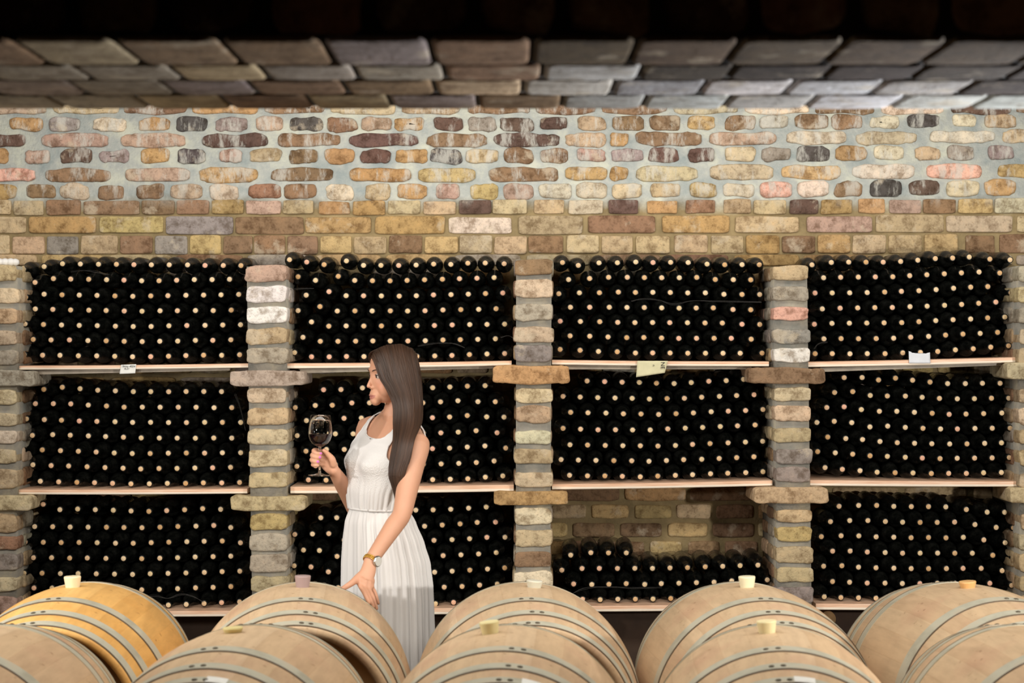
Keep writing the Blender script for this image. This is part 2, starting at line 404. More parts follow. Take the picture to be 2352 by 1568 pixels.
# ================================================================== SHELF BOARDS
def wood_board():
    m, nt, b = mat('pine_board')
    v = coord(nt, (3, 40, 90))
    n = noise_n(nt, v, 2.0, 6, 0.6)
    r = ramp(nt, [(0.3, s2l((208, 154, 118))), (0.5, s2l((234, 192, 160))), (0.72, s2l((240, 216, 192)))])
    nt.links.new(n, r.inputs[0]); nt.links.new(r.outputs[0], b.inputs['Base Color'])
    b.inputs['Roughness'].default_value = 0.45
    return m
M_BOARD = wood_board()
M_PALE = simple('pale_lower_edge', (240, 226, 206), .5, var=.06, bscale=30)  # near-white strip along the lower front of each board
M_BATTEN = simple('grey_batten', (150, 140, 124), 0.5, var=0.3, bscale=30)
DS = 8.30
shelves = {}
def shelf(key, x0, x1, yt0, yt1, yb0, yb1, label, batten=False):
    root = empty('shelf_board', (X((x0 + x1) / 2, DS), DS, Z((yb0 + yb1) / 2, DS)))
    base = root.location.copy()
    tag(root, label, 'shelf', 'wooden shelf boards under the bottle stacks')
    bm = bmesh.new()
    ns = 16
    prof = []
    for i in range(ns + 1):
        t = i / ns
        px = lerp(x0, x1, t); sagpx = 1.2 * sin(pi * t)
        xx = X(px, DS); zt = Z(lerp(yt0, yt1, t) + sagpx, DS); zb = Z(lerp(yb0, yb1, t) + sagpx, DS)
        c = 0.003
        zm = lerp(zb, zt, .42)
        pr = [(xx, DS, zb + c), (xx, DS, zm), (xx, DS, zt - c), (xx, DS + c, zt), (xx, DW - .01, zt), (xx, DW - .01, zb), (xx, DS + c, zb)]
        prof.append([bm.verts.new(p) for p in pr])
    for a, b in zip(prof[:-1], prof[1:]):
        for k in range(7):
            fc = bm.faces.new((a[k], b[k], b[(k + 1) % 7], a[(k + 1) % 7]))
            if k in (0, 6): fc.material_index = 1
    bm.faces.new(prof[0]); bm.faces.new(prof[-1][::-1])
    bmesh.ops.recalc_face_normals(bm, faces=bm.faces)
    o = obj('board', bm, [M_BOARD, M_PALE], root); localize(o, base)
    if batten:
        bm = bmesh.new()
        d = DS + 0.03
        p0, p1 = lerp(x0, x1, .06), lerp(x0, x1, .92)
        bmesh.ops.create_cube(bm, size=1)
        for v in bm.verts:
            t = v.co.x + 0.5
            px = lerp(p0, p1, t)
            yt = lerp(yb0, yb1, t) + 1.5
            h = lerp(9.5, 5, t)
            v.co = Vector((X(px, d), d + (v.co.y + .5) * 0.07, Z(yt + (h if v.co.z < 0 else 0), d)))
        o = obj('batten', bm, M_BATTEN, root); localize(o, base)
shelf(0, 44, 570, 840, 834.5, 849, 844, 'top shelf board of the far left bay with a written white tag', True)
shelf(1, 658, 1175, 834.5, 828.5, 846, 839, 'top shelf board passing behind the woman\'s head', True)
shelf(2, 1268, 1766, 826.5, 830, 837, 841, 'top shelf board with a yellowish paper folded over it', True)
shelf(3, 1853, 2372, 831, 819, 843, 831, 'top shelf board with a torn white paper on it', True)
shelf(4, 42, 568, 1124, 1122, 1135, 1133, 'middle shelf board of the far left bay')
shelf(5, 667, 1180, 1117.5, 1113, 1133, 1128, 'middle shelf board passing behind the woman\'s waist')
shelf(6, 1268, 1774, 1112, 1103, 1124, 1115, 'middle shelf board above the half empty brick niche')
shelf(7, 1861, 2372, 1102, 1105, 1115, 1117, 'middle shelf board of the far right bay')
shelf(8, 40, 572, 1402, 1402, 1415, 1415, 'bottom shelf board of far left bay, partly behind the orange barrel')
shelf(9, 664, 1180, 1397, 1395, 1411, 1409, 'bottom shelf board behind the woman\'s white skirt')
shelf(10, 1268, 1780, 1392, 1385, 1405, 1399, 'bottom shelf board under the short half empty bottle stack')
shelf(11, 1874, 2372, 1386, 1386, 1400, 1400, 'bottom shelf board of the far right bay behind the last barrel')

# dark masonry plinth under the lowest shelves (recessed) with a log end
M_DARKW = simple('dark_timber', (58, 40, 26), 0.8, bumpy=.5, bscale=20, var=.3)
for i, (a, b_) in enumerate(((41, 575), (664, 1180), (1270, 1784), (1871, 2341))):
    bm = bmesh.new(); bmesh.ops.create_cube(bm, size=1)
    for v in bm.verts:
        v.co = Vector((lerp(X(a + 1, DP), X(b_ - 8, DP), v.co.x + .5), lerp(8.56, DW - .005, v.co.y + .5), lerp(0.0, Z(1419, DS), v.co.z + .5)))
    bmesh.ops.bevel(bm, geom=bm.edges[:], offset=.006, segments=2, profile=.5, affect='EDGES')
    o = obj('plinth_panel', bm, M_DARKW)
    tag(o, 'dark recessed panel under the ' + ('far left', 'second', 'third', 'far right')[i] + ' bay, in deep shadow', 'panel', 'dark panels under the lowest shelves')
bm = bmesh.new()
bmesh.ops.create_cone(bm, cap_ends=True, segments=24, radius1=0.036, radius2=0.034, depth=0.12)
bmesh.ops.bevel(bm, geom=[e for e in bm.edges if len(e.link_faces) == 2 and abs(e.calc_face_angle(0)) > 1], offset=.004, segments=2, affect='EDGES')
bm.transform(Matrix.Rotation(pi / 2, 4, 'X'))
o = obj('log_end', bm, simple('pale_log', (150, 118, 78), .8, bumpy=.5, var=.25)); o.location = (X(1897, 8.5), 8.5, Z(1417, 8.5))
tag(o, 'round pale log end under the shelf beside the far right pillar gap', 'log')

# ================================================================== BOTTLES
def bottle_mesh(n=24):
    prof = [(0.0005, 0.0095), (0.0, 0.0128), (0.0012, 0.0140), (0.008, 0.0142), (0.010, 0.0150), (0.018, 0.0150), (0.020, 0.0138), (0.060, 0.0142), (0.078, 0.0155),
            (0.090, 0.0195), (0.100, 0.0265), (0.110, 0.0322), (0.120, 0.0350), (0.134, 0.0364), (0.285, 0.0364), (0.296, 0.0345), (0.299, 0.030), (0.288, 0.012), (0.280, 0.002)]
    vs = []; fs = []
    for (y, r) in prof:
        for i in range(n):
            a = 2 * pi * i / n; vs.append((r * cos(a), y, r * sin(a)))
    for k in range(len(prof) - 1):
        for i in range(n):
            j = (i + 1) % n; fs.append((k * n + i, k * n + j, (k + 1) * n + j, (k + 1) * n + i))
    fs.append(tuple(range((len(prof) - 1) * n, len(prof) * n)))
    fs.append(tuple(range(n - 1, -1, -1)))
    return vs, fs
def cork_mesh(n=20):
    prof = [(0.012, 0.0104), (-0.0012, 0.0104), (-0.0022, 0.0094), (-0.0026, 0.0001)]
    vs = []; fs = []
    for (y, r) in prof:
        for i in range(n):
            a = 2 * pi * i / n; vs.append((r * cos(a), y, r * sin(a)))
    for k in range(len(prof) - 1):
        for i in range(n):
            j = (i + 1) % n; fs.append((k * n + i, k * n + j, (k + 1) * n + j, (k + 1) * n + i))
    return vs, fs
def glass_black():
    m, nt, b = mat('dark_bottle_glass')
    v = coord(nt)
    n = noise_n(nt, v, 40, 5, 0.65)
    r = ramp(nt, [(0.38, (0.003, 0.0036, 0.003)), (0.72, (0.013, 0.013, 0.011))]); nt.links.new(n, r.inputs[0])
    nt.links.new(r.outputs[0], b.inputs['Base Color'])
    r2 = ramp(nt, [(0.35, (0.16,) * 3), (0.7, (0.42,) * 3)]); nt.links.new(n, r2.inputs[0])
    nt.links.new(r2.outputs[0], b.inputs['Roughness']); b.inputs['Specular IOR Level'].default_value = 0.35
    return m
def cork_mat(name, attr):
    m, nt, b = mat(name)
    r = ramp(nt, [(0.0, s2l((206, 164, 112))), (0.25, s2l((226, 190, 146))), (0.5, s2l((232, 206, 168))), (0.75, s2l((222, 196, 150))), (1.0, s2l((232, 178, 152)))])
    if attr:
        a = N(nt, 'ShaderNodeAttribute'); a.attribute_name = 'Tint'; nt.links.new(a.outputs['Fac'], r.inputs[0])
    else:
        a = N(nt, 'ShaderNodeObjectInfo'); nt.links.new(a.outputs['Random'], r.inputs[0])
    v = coord(nt); n = noise_n(nt, v, 180, 4)
    r2 = ramp(nt, [(0.35, (0.75, 0.7, 0.62)), (0.55, (1, 1, 1))]); nt.links.new(n, r2.inputs[0])
    c = mix(nt, 0.6, r.outputs[0], r2.outputs[0], 'MULTIPLY'); nt.links.new(c, b.inputs['Base Color'])
    b.inputs['Roughness'].default_value = 0.85
    return m
M_GLASSB = glass_black(); M_CORK = cork_mat('cork', False); M_CORKA = cork_mat('cork_stack', True)

# rows: bay -> (dx, dy, scale, [ (n, {index:(x,y)}) ])
def R(n, s):
    d = {}
    for it in s.split(' '):
        i, x, y = it.split(','); d[int(i)] = (float(x), float(y))
    return n, d
def L(s):
    p = [tuple(map(float, q.split(','))) for q in s.split(' ')]
    return len(p), {i: q for i, q in enumerate(p)}
bays = [
 ('upper stack of the far left bay', 0, 560, 3.36, [
  R(13, '0,180,196 1,340,175 2,482,153 3,620,155 12,1860,167'), R(12, '0,270,297 1,412,268 6,1093,285 11,1772,273'),
  R(13, '0,197,412 1,340,388 6,1025,405 12,1843,390'), R(12, '0,272,502 6,1096,520 11,1785,511'), R(13, '0,193,618 1,335,622 6,1028,638 12,1857,624'),
  R(12, '0,256,737 6,1097,754 11,1782,740'), R(13, '0,186,855 6,1023,871 12,1850,855')]),
 ('upper stack above the woman', 620, 570, 4, [
  L('180,105 338,127 498,150 703,116 860,157 1020,157 1183,158 1343,154 1504,145 1662,148 1818,137 1978,135 2152,142'),
  R(12, '0,258,262 1,419,295 2,628,258 3,779,296 5,1103,300 11,2060,270'), R(12, '0,333,431 1,543,399 2,700,436 5,1188,440 11,2140,411'),
  R(12, '0,258,573 1,460,536 2,619,577 6,1265,577 11,2078,556'), R(12, '0,382,677 1,541,716 6,1350,712 11,2157,697'),
  R(12, '0,303,818 1,463,855 6,1268,852 11,2072,832'), R(13, '0,226,958 1,382,997 7,1350,993 12,2157,967')]),
 ('upper stack of the third bay', 1208, 570, 4, [
  L('335,131 481,157 671,134 840,133 1009,126 1167,131 1329,129 1490,131 1664,145 1826,151 1985,150 2144,151'),
  L('391,288 585,278 759,267 931,267 1088,270 1247,271 1409,271 1569,268 1739,287 1905,289 2065,290'),
  R(12, '0,301,418 1,491,410 2,675,409 3,849,403 4,1006,406 8,1648,410 9,1819,423 11,2148,425'),
  L('408,542 586,542 766,542 928,544 1087,545 1247,548 1407,550 1564,549 1721,548 1902,563 2065,565'),
  R(12, '0,314,670 1,500,673 2,678,675 3,843,681 9,1804,687 10,1985,698 11,2149,700'),
  L('405,805 586,808 754,815 926,821 1083,820 1246,824 1404,828 1567,827 1728,827 1886,827 2069,835'),
  R(12, '0,313,929 1,497,937 2,666,948 3,839,951 4,1006,962 10,1968,964 11,2170,963')]),
 ('upper stack of the far right bay', 1764, 570, 4, [
  L('403,152 581,130 741,127 900,127 1058,127 1218,121 1376,109 1537,94 1696,89 1849,80 2038,99 2224,106'),
  R(12, '0,510,271 4,1146,262 8,1777,226 9,1939,218 10,2129,227 11,2285,256'), R(12, '0,431,411 3,911,407 6,1386,390 9,1862,357 10,2019,352 11,2233,408'),
  R(12, '0,498,557 1,662,550 4,1142,544 7,1622,524 10,2093,494 11,2318,548'), R(12, '0,425,698 1,587,690 5,1228,683 11,2176,632'),
  R(12, '0,513,832 4,1154,826 10,2109,772 11,2286,756'), R(12, '0,432,968 4,1075,968 7,1559,948 11,2210,896')]),
 ('middle stack of the far left bay', 0, 830, 4, [
  L('402,256 572,237 735,250 898,264 1060,270 1225,277 1385,277 1550,278 1710,276 1873,276 2036,277'),
  R(12, '0,325,388 2,650,390 5,1140,420 11,2130,424'), R(13, '0,243,528 3,728,547 6,1218,560 12,2212,560'), R(12, '0,297,679 1,484,672 6,1297,702 11,2130,704'),
  R(13, '0,208,816 1,388,812 6,1215,846 12,2212,838'), R(12, '0,302,949 6,1293,987 11,2119,972'), R(13, '0,219,1093 1,370,1100 6,1203,1124 12,2202,1111')]),
 ('middle stack behind the woman', 620, 830, 4, [
  L('493,260 653,258 850,243 1010,245 1170,245 1333,245 1495,241 1653,234 1814,227 1977,222'),
  L('232,423 417,404 573,402 753,381 915,380 1077,380 1240,380 1405,380 1567,371 1727,361 1911,369 2071,370'),
  L('335,543 497,543 681,522 840,520 1000,519 1165,518 1328,518 1493,517 1651,510 1813,497 1991,509 2151,511'),
  L('250,681 428,680 601,665 765,665 925,662 1085,660 1247,658 1408,658 1570,656 1730,649 1894,636 2087,655'),
  L('331,824 519,808 683,808 845,806 1005,805 1167,803 1330,802 1493,801 1651,796 1813,786 1975,776 2167,795'),
  L('248,963 420,957 600,945 765,945 925,945 1085,945 1247,945 1408,945 1573,941 1735,936 1896,928 2060,914'),
  L('353,1087 516,1090 680,1090 843,1088 1005,1088 1167,1087 1330,1086 1495,1085 1657,1081 1818,1077 1979,1062 2140,1051')]),
 ('middle stack of the third bay', 1208, 830, 4, [
  R(10, '0,561,179 5,1361,203 9,2000,164'), R(12, '0,340,320 5,1134,345 7,1455,338 11,2096,305'), R(12, '0,410,467 5,1219,487 11,2178,441'),
  R(12, '0,340,614 2,662,628 5,1141,629 11,2105,583'), R(12, '0,404,765 5,1212,777 11,2175,733'), R(12, '0,322,901 5,1130,917 11,2094,875'), R(12, '0,400,1045 4,1050,1059 11,2178,1012')]),
 ('middle stack of the far right bay', 1764, 830, 4, [
  L('699,148 864,147 1015,170 1171,153 1328,172 1488,189 1650,203 1813,203 1970,200 2132,200'),
  L('611,285 778,277 939,312 1096,317 1262,318 1416,329 1575,339 1739,343 1896,342 2053,337 2212,337'),
  L('539,423 699,417 857,442 1023,458 1183,458 1345,467 1508,476 1664,486 1819,483 1981,479 2149,473 2306,473'),
  L('448,560 608,550 769,562 936,601 1099,594 1261,606 1423,614 1585,620 1740,620 1901,615 2060,613 2225,612'),
  R(12, '0,548,694 1,714,708 2,868,717 3,1028,735 4,1187,746 6,1505,756 8,1828,757 11,2306,745'), R(12, '0,455,828 3,937,866 7,1580,892 11,2217,882'),
  R(12, '0,523,975 3,1002,1017 6,1500,1029 8,1822,1028 11,2303,1014')]),
 ('lower stack of the far left bay', 0, 1110, 4, [
  R(11, '0,396,191 1,550,241 2,713,235 6,1368,257 9,1862,232 10,2028,238'), R(12, '0,318,396 6,1304,407 10,1964,386 11,2121,405'),
  R(13, '0,231,538 6,1224,550 11,2042,529 12,2210,545'), R(12, '0,307,682 6,1302,691 11,2121,668'), R(13, '0,221,823 6,1218,836 12,2204,806'),
  R(12, '0,312,960 6,1302,977 11,2122,947'), R(13, '0,215,1100 6,1220,1118 8,1547,1117 12,2202,1088')]),
 ('lower stack behind the woman\'s skirt', 620, 1110, 4, [
  L('467,315 614,315 775,300 935,262 1097,255 1178,250 1340,245 1499,243 1661,237 1825,227 1987,217'.replace('1097,255 ', '')),
  L('228,468 391,464 541,461 775,440 937,412 1098,405 1260,400 1421,393 1583,382 1747,372 1904,358 2073,355'),
  L('308,612 455,616 683,522 860,540 1022,537 1183,535 1345,530 1507,523 1673,516 1834,508 1993,495 2160,494'),
  L('222,756 377,767 617,670 790,680 950,680 1112,678 1273,677 1435,675 1591,663 1755,656 1917,648 2079,635'),
  L('290,905 537,812 700,812 863,815 1025,818 1187,819 1350,820 1513,815 1674,806 1836,796 1999,786 2157,775'),
  L('220,1040 460,960 628,958 790,958 953,958 1115,958 1277,957 1440,957 1601,952 1765,946 1926,933 2089,924'),
  L('380,1105 545,1103 710,1103 873,1103 1036,1105 1198,1105 1360,1105 1521,1104 1687,1092 1850,1080 2010,1080 2170,1075')]),
 ('short half empty stack in the brick niche', 1208, 1110, 4, [
  L('411,658 596,636 758,638 922,638'), R(12, '0,329,796 1,515,781 5,1162,780 7,1484,773 11,2131,750'),
  L('438,923 605,928 762,926 921,920 1091,927 1243,920 1405,916 1566,911 1728,907 1890,895 2050,890 2218,885'),
  L('358,1065 520,1063 682,1067 844,1063 1005,1062 1167,1061 1330,1056 1490,1050 1650,1046 1810,1042 1970,1038 2130,1034')]),
 ('lower stack of the far right bay', 1764, 1110, 4, [
  L('652,210 832,202 998,202 1155,211 1316,213 1474,213 1633,216 1822,240 2013,264 2174,265'),
  L('573,351 750,341 917,341 1078,350 1236,356 1397,358 1554,358 1714,355 1901,378 2096,404 2255,407'),
  L('489,489 671,481 834,482 993,491 1155,494 1314,499 1474,497 1635,500 1794,495 1983,519 2179,544 2335,541'),
  L('593,622 754,621 912,630 1076,635 1236,641 1397,640 1558,640 1716,641 1877,641 2065,660 2256,682'),
  L('510,760 678,756 831,769 992,775 1156,778 1315,782 1475,783 1639,782 1792,780 1958,780 2151,801 2342,818'),
  R(11, '0,592,901 1,749,907 2,911,915 4,1234,919 5,1395,920 8,1877,915 9,2038,917 10,2239,936'),
  R(12, '0,516,1041 1,669,1048 2,831,1050 3,992,1054 11,2280,1045')]),
]
DC = 8.38
SHORT = ['upper stack, far left bay', 'upper stack above the woman', 'upper stack, third bay', 'upper stack, far right bay', 'middle stack, far left bay', 'middle stack behind the woman', 'middle stack, third bay', 'middle stack, far right bay', 'lower stack, far left bay', 'lower stack behind white skirt', 'short stack in brick niche', 'lower stack, far right bay']
ordn = ['first', 'second', 'third', 'fourth', 'fifth', 'sixth', 'seventh', 'eighth', 'ninth', 'tenth', 'eleventh', 'twelfth', 'thirteenth']
rown = ['top', 'second', 'third', 'fourth', 'fifth', 'sixth', 'bottom']
all_b = []
for bi, (desc, dx, dy, sc, rows) in enumerate(bays):
    for ri, (n, d) in enumerate(rows):
        ks = sorted(d)
        for i in range(n):
            if i in d: x, y = d[i]
            else:
                a = max(k for k in ks if k < i); b = min(k for k in ks if k > i)
                t = (i - a) / (b - a); x = lerp(d[a][0], d[b][0], t) + random.uniform(-3, 3); y = lerp(d[a][1], d[b][1], t) + random.uniform(-2, 2)
            all_b.append((bi, ri, i, n, dx + x / sc, dy + y / sc, len(rows)))
# the ones built as single bottles: every stack's top row, then the stacks that show most
def individual(b):
    bi, ri, i, n, px, py, nr = b
    if ri == 0: return True
    if bi in (1, 2): return True
    if bi == 10 and ri <= 2: return True
    return False
bv, bf = bottle_mesh(24); cv, cf = cork_mesh(18)
me_b = bpy.data.meshes.new('wine_bottle'); me_b.from_pydata(bv, [], bf); me_b.materials.append(M_GLASSB); me_b.polygons.foreach_set('use_smooth', [True] * len(bf)); me_b.update()
me_c = bpy.data.meshes.new('cork'); me_c.from_pydata(cv, [], cf); me_c.materials.append(M_CORK); me_c.polygons.foreach_set('use_smooth', [True] * len(cf)); me_c.update()
for me in (me_b, me_c):
    bm = bmesh.new(); bm.from_mesh(me); bmesh.ops.recalc_face_normals(bm, faces=bm.faces); bm.to_mesh(me); bm.free()
proto_b = bpy.data.objects.new('wine_bottle', me_b); proto_c = bpy.data.objects.new('cork', me_c)
rb = random.Random(3)
SV, SF, ST, SM = [], [], [], []
bvl, bfl = [v.co.copy() for v in me_b.vertices], [tuple(p.vertices) for p in me_b.polygons]
cvl, cfl = [v.co.copy() for v in me_c.vertices], [tuple(p.vertices) for p in me_c.polygons]
cnt = 0
for b in all_b:
    bi, ri, i, n, px, py, nr = b
    d = DC + rb.uniform(-0.006, 0.006)
    loc = W(px, py, d)
    tilt = Matrix.Rotation(math.radians(rb.uniform(0.4, 1.6)), 4, 'X')       # neck a touch lower than the base
    yaw = Matrix.Rotation(math.radians(rb.uniform(-0.8, 0.8)), 4, 'Z')
    spin = Matrix.Rotation(rb.uniform(0, 2 * pi), 4, 'Y')
    mw = Matrix.Translation(loc) @ yaw @ tilt @ spin
    if individual(b):
        o = proto_b.copy(); o.matrix_world = mw; COL.objects.link(o)
        c = proto_c.copy(); c.parent = o; COL.objects.link(c)
        o['category'] = 'bottle'
        rn = rown[ri] if nr == 7 else ['top', 'second', 'third', 'bottom'][ri]
        o['label'] = f'black bottle, {ordn[i]} from left, {rn} row, {SHORT[bi]}'
        o['group'] = 'wine bottles lying cork outward in the bays'
        cnt += 1
    else:
        t = rb.random(); k = len(SV)
        SV += [tuple(mw @ v) for v in bvl]; SF += [tuple(k + q for q in f) for f in bfl]; ST += [t] * len(bvl); SM += [0] * len(bfl)
        k = len(SV)
        SV += [tuple(mw @ v) for v in cvl]; SF += [tuple(k + q for q in f) for f in cfl]; ST += [t] * len(cvl); SM += [1] * len(cfl)
me = bpy.data.meshes.new('stacked_wine_bottles'); me.from_pydata(SV, [], SF)
at = me.attributes.new('Tint', 'FLOAT', 'POINT'); at.data.foreach_set('value', ST)
o = obj('stacked_wine_bottles', me, [M_GLASSB, M_CORKA], smooth=True)
me.polygons.foreach_set('material_index', SM)
tag(o, 'black wine bottles stacked cork outward below the top rows of side, middle and lower bays', 'bottles', kind='stuff')
print('bottles', len(all_b), 'single', cnt)

# ================================================================== BARRELS
def barrel_wood(name, c1, c2, c3, warm=0.0):
    m, nt, b = mat(name)
    uv = N(nt, 'ShaderNodeUVMap'); uv.uv_map = 'UVMap'
    sp = N(nt, 'ShaderNodeSeparateXYZ'); nt.links.new(uv.outputs[0], sp.inputs[0])
    mu = N(nt, 'ShaderNodeMath', operation='MULTIPLY'); nt.links.new(sp.outputs[0], mu.inputs[0]); mu.inputs[1].default_value = 28
    fl = N(nt, 'ShaderNodeMath', operation='FLOOR'); nt.links.new(mu.outputs[0], fl.inputs[0])
    wn = N(nt, 'ShaderNodeTexWhiteNoise', noise_dimensions='1D'); nt.links.new(fl.outputs[0], wn.inputs['W'])
    r = ramp(nt, [(0.0, s2l(c1)), (0.5, s2l(c2)), (1.0, s2l(c3))]); nt.links.new(wn.outputs['Value'], r.inputs[0])
    v = coord(nt, (9, 1.6, 9)); n = noise_n(nt, v, 5, 6, .6)
    v2 = coord(nt); n2 = noise_n(nt, v2, 4.5, 5, .6)
    rg = ramp(nt, [(0.35, (.86, .83, .8)), (.6, (1.05, 1.03, 1.0))]); nt.links.new(n, rg.inputs[0])
    c = mix(nt, .8, r.outputs[0], rg.outputs[0], 'MULTIPLY')
    rs = ramp(nt, [(0.5, (0, 0, 0)), (.68, (1, 1, 1))]); nt.links.new(n2, rs.inputs[0])
    mm = N(nt, 'ShaderNodeMath', operation='MULTIPLY'); nt.links.new(rs.outputs[0], mm.inputs[0]); mm.inputs[1].default_value = .45
    c = mix(nt, mm.outputs[0], c, s2l((184, 140, 116)) if not warm else s2l((206, 140, 60)))
    # thin seams between staves
    fr = N(nt, 'ShaderNodeMath', operation='FRACT'); nt.links.new(mu.outputs[0], fr.inputs[0])
    pp = N(nt, 'ShaderNodeMath', operation='PINGPONG'); nt.links.new(fr.outputs[0], pp.inputs[0]); pp.inputs[1].default_value = .5
    se = ramp(nt, [(0.0, (.62, .5, .4)), (.035, (1, 1, 1))]); nt.links.new(pp.outputs[0], se.inputs[0])
    c = mix(nt, .2, c, se.outputs[0], 'MULTIPLY')
    n4 = noise_n(nt, v2, 38, 3, .5); rd = ramp(nt, [(0.27, (.45, .35, .28)), (.33, (1, 1, 1))]); nt.links.new(n4, rd.inputs[0])
    c = mix(nt, .6, c, rd.outputs[0], 'MULTIPLY')
    nt.links.new(c, b.inputs['Base Color']); b.inputs['Roughness'].default_value = .55; b.inputs['Specular IOR Level'].default_value = .3
    bump(nt, b, n, .15, .002)
    return m
M_OAK = barrel_wood('pale_oak', (196, 168, 134), (206, 182, 150), (190, 160, 128))
M_OAKW = barrel_wood('honey_oak', (222, 172, 100), (232, 188, 118), (212, 160, 88), 1)
def hoop_mat():
    m, nt, b = mat('galvanised_hoop')
    v = coord(nt); n = noise_n(nt, v, 14, 5)
    r = ramp(nt, [(0.3, s2l((170, 166, 148))), (0.5, s2l((188, 186, 168))), (0.7, s2l((194, 184, 162)))]); nt.links.new(n, r.inputs[0])
    nt.links.new(r.outputs[0], b.inputs['Base Color']); b.inputs['Roughness'].default_value = .5; b.inputs['Metallic'].default_value = .1
    return m
M_HOOP = hoop_mat(); M_HSHADE = simple('hoop_edge_shade', (92, 76, 58), .6); M_RIVET = simple('rivet', (96, 88, 74), .4, .6)  # second one: dark ring painting the shadow line along each hoop's outer edge
M_HEAD = simple('barrel_head_oak', (170, 130, 84), .7, bumpy=.2, var=.15, bscale=30)
HL = 0.46
def rbar(t): return 0.346 - 0.266 * t * t
def ring_lathe(bm, prof, n, uvl=None, vmin=-HL, vmax=HL):
    rings = []
    for (t, r) in prof:
        rings.append([bm.verts.new((r * sin(2 * pi * i / n), t, r * cos(2 * pi * i / n))) for i in range(n)])
    for k in range(len(rings) - 1):
        for i in range(n):
            j = (i + 1) % n
            f = bm.faces.new((rings[k][i], rings[k][j], rings[k + 1][j], rings[k + 1][i]))
            if uvl is not None:
                for lp, (ii, kk) in zip(f.loops, ((i, k), (i + 1, k), (i + 1, k + 1), (i, k + 1))):
                    lp[uvl].uv = (ii / n, (prof[kk][0] - vmin) / (vmax - vmin))
    return rings
DROP = 1.101
def barrel(px, d, yaw, bung_px, label, wood, bung_rgb, bw=0.026, bh=0.034, patch=False):
    x = X(px, d); zc = ZC - DROP
    root = empty('wine_barrel', (x, d, zc)); root.rotation_euler = (0, 0, math.radians(yaw))
    tag(root, label, 'barrel', 'oak wine barrels in two rows')
    bm = bmesh.new(); uvl = bm.loops.layers.uv.new('UVMap')
    prof = [(-HL + .03, rbar(HL) - .03), (-HL, rbar(HL) - .022), (-HL, rbar(HL) - .004)] + [(-HL + .004 + (2 * HL - .008) * k / 40, rbar(-HL + .004 + (2 * HL - .008) * k / 40)) for k in range(41)] + [(HL, rbar(HL) - .004), (HL, rbar(HL) - .022), (HL - .03, rbar(HL) - .03)]
    ring_lathe(bm, prof, 112, uvl); bmesh.ops.recalc_face_normals(bm, faces=bm.faces)
    obj('staves', bm, wood, root, True)
    for s in (-1, 1):
        bm = bmesh.new()
        ring_lathe(bm, [(s * (HL - .032), 0.002), (s * (HL - .030), rbar(HL) - .024), (s * (HL - .044), rbar(HL) - .024)], 64)
        bmesh.ops.recalc_face_normals(bm, faces=bm.faces)
        obj('barrel_head', bm, M_HEAD, root)
    a0 = random.uniform(-.12, .12)
    for s in (-1, 1):
        for hi, (t0, t1) in enumerate(((.184, .230), (.325, .364), (.418, .452))):
            bm = bmesh.new()
            th = .0022
            def rr(t): return rbar(t) + th
            prof = [(s * t0, rbar(t0) - .001), (s * t0, rr(t0)), (s * lerp(t0, t1, .5), rr(lerp(t0, t1, .5))), (s * t1, rr(t1)), (s * t1, rr(t1) + .0012), (s * (t1 + .0030), rr(t1) - .0005), (s * (t1 + .0030), rbar(t1) - .001)]
            nf = ring_lathe(bm, prof, 112)
            for fc in bm.faces:
                if all(abs(v.co.y) >= t1 - 1e-6 for v in fc.verts): fc.material_index = 1; bmesh.ops.recalc_face_normals(bm, faces=bm.faces)
            h = obj('hoop', bm, [M_HOOP, M_HSHADE], root, False)
            # overlap seam and two rivets near the top
            aa = a0 + random.uniform(-.06, .06) + (0.02 if s > 0 else 0)
            bm = bmesh.new()
            tm = (t0 + t1) / 2
            for k in (-1, 1):
                an = aa + k * .045
                sp = bmesh.ops.create_uvsphere(bm, u_segments=10, v_segments=6, radius=.0075)['verts']
                for v in sp:
                    v.co = Vector((v.co.x, v.co.y, v.co.z * .45)); v.co = Matrix.Rotation(an, 3, 'Y') @ (v.co + Vector((0, s * tm, rr(tm))))
            obj('rivets', bm, M_RIVET, h, True)
    # bung
    ang = math.asin(max(-.9, min(.9, (X(bung_px, d) - x) / .346)))
    bm = bmesh.new()
    for k, (z, r) in enumerate(((-.012, bw * .78), (.002, bw * .82), (bh - .002, bw), (bh, bw * .96))):
        pass
    pr = [(-.012, bw * .8), (.0, bw * .82), (bh - .003, bw), (bh, bw * .95), (bh, 0.001)]
    rings = [[bm.verts.new((r * cos(2 * pi * i / 32), r * sin(2 * pi * i / 32), z)) for i in range(32)] for (z, r) in pr]
    for k in range(len(rings) - 1):
        for i in range(32): bm.faces.new((rings[k][i], rings[k][(i + 1) % 32], rings[k + 1][(i + 1) % 32], rings[k + 1][i]))
    bm.transform(Matrix.Rotation(ang, 4, 'Y') @ Matrix.Translation((0, 0, .345)))
    bmesh.ops.recalc_face_normals(bm, faces=bm.faces)
    mb, nt, b = mat('bung'); b.inputs['Base Color'].default_value = (*s2l(bung_rgb), 1); b.inputs['Roughness'].default_value = .45
    b.inputs['Subsurface Weight'].default_value = .25; b.inputs['Subsurface Radius'].default_value = (.02, .015, .008); b.inputs['Subsurface Scale'].default_value = .5
    obj('bung', bm, mb, root, False)
    if patch:
        bm = bmesh.new()
        n = 6; t0, t1 = -.45, -.418
        g = [[bm.verts.new((rb_ * sin(a), t, rb_ * cos(a))) for a in [a0 + .10 + .17 * i / n for i in range(n + 1)]] for t, rb_ in ((t0, rbar(t0) + .004), (t1, rbar(t1) + .004))]
        for i in range(n): bm.faces.new((g[0][i], g[0][i + 1], g[1][i + 1], g[1][i]))
        obj('white_patch', bm, M_PAPER, root)  # small white curved patch beside the rivets of the end hoop
    return root
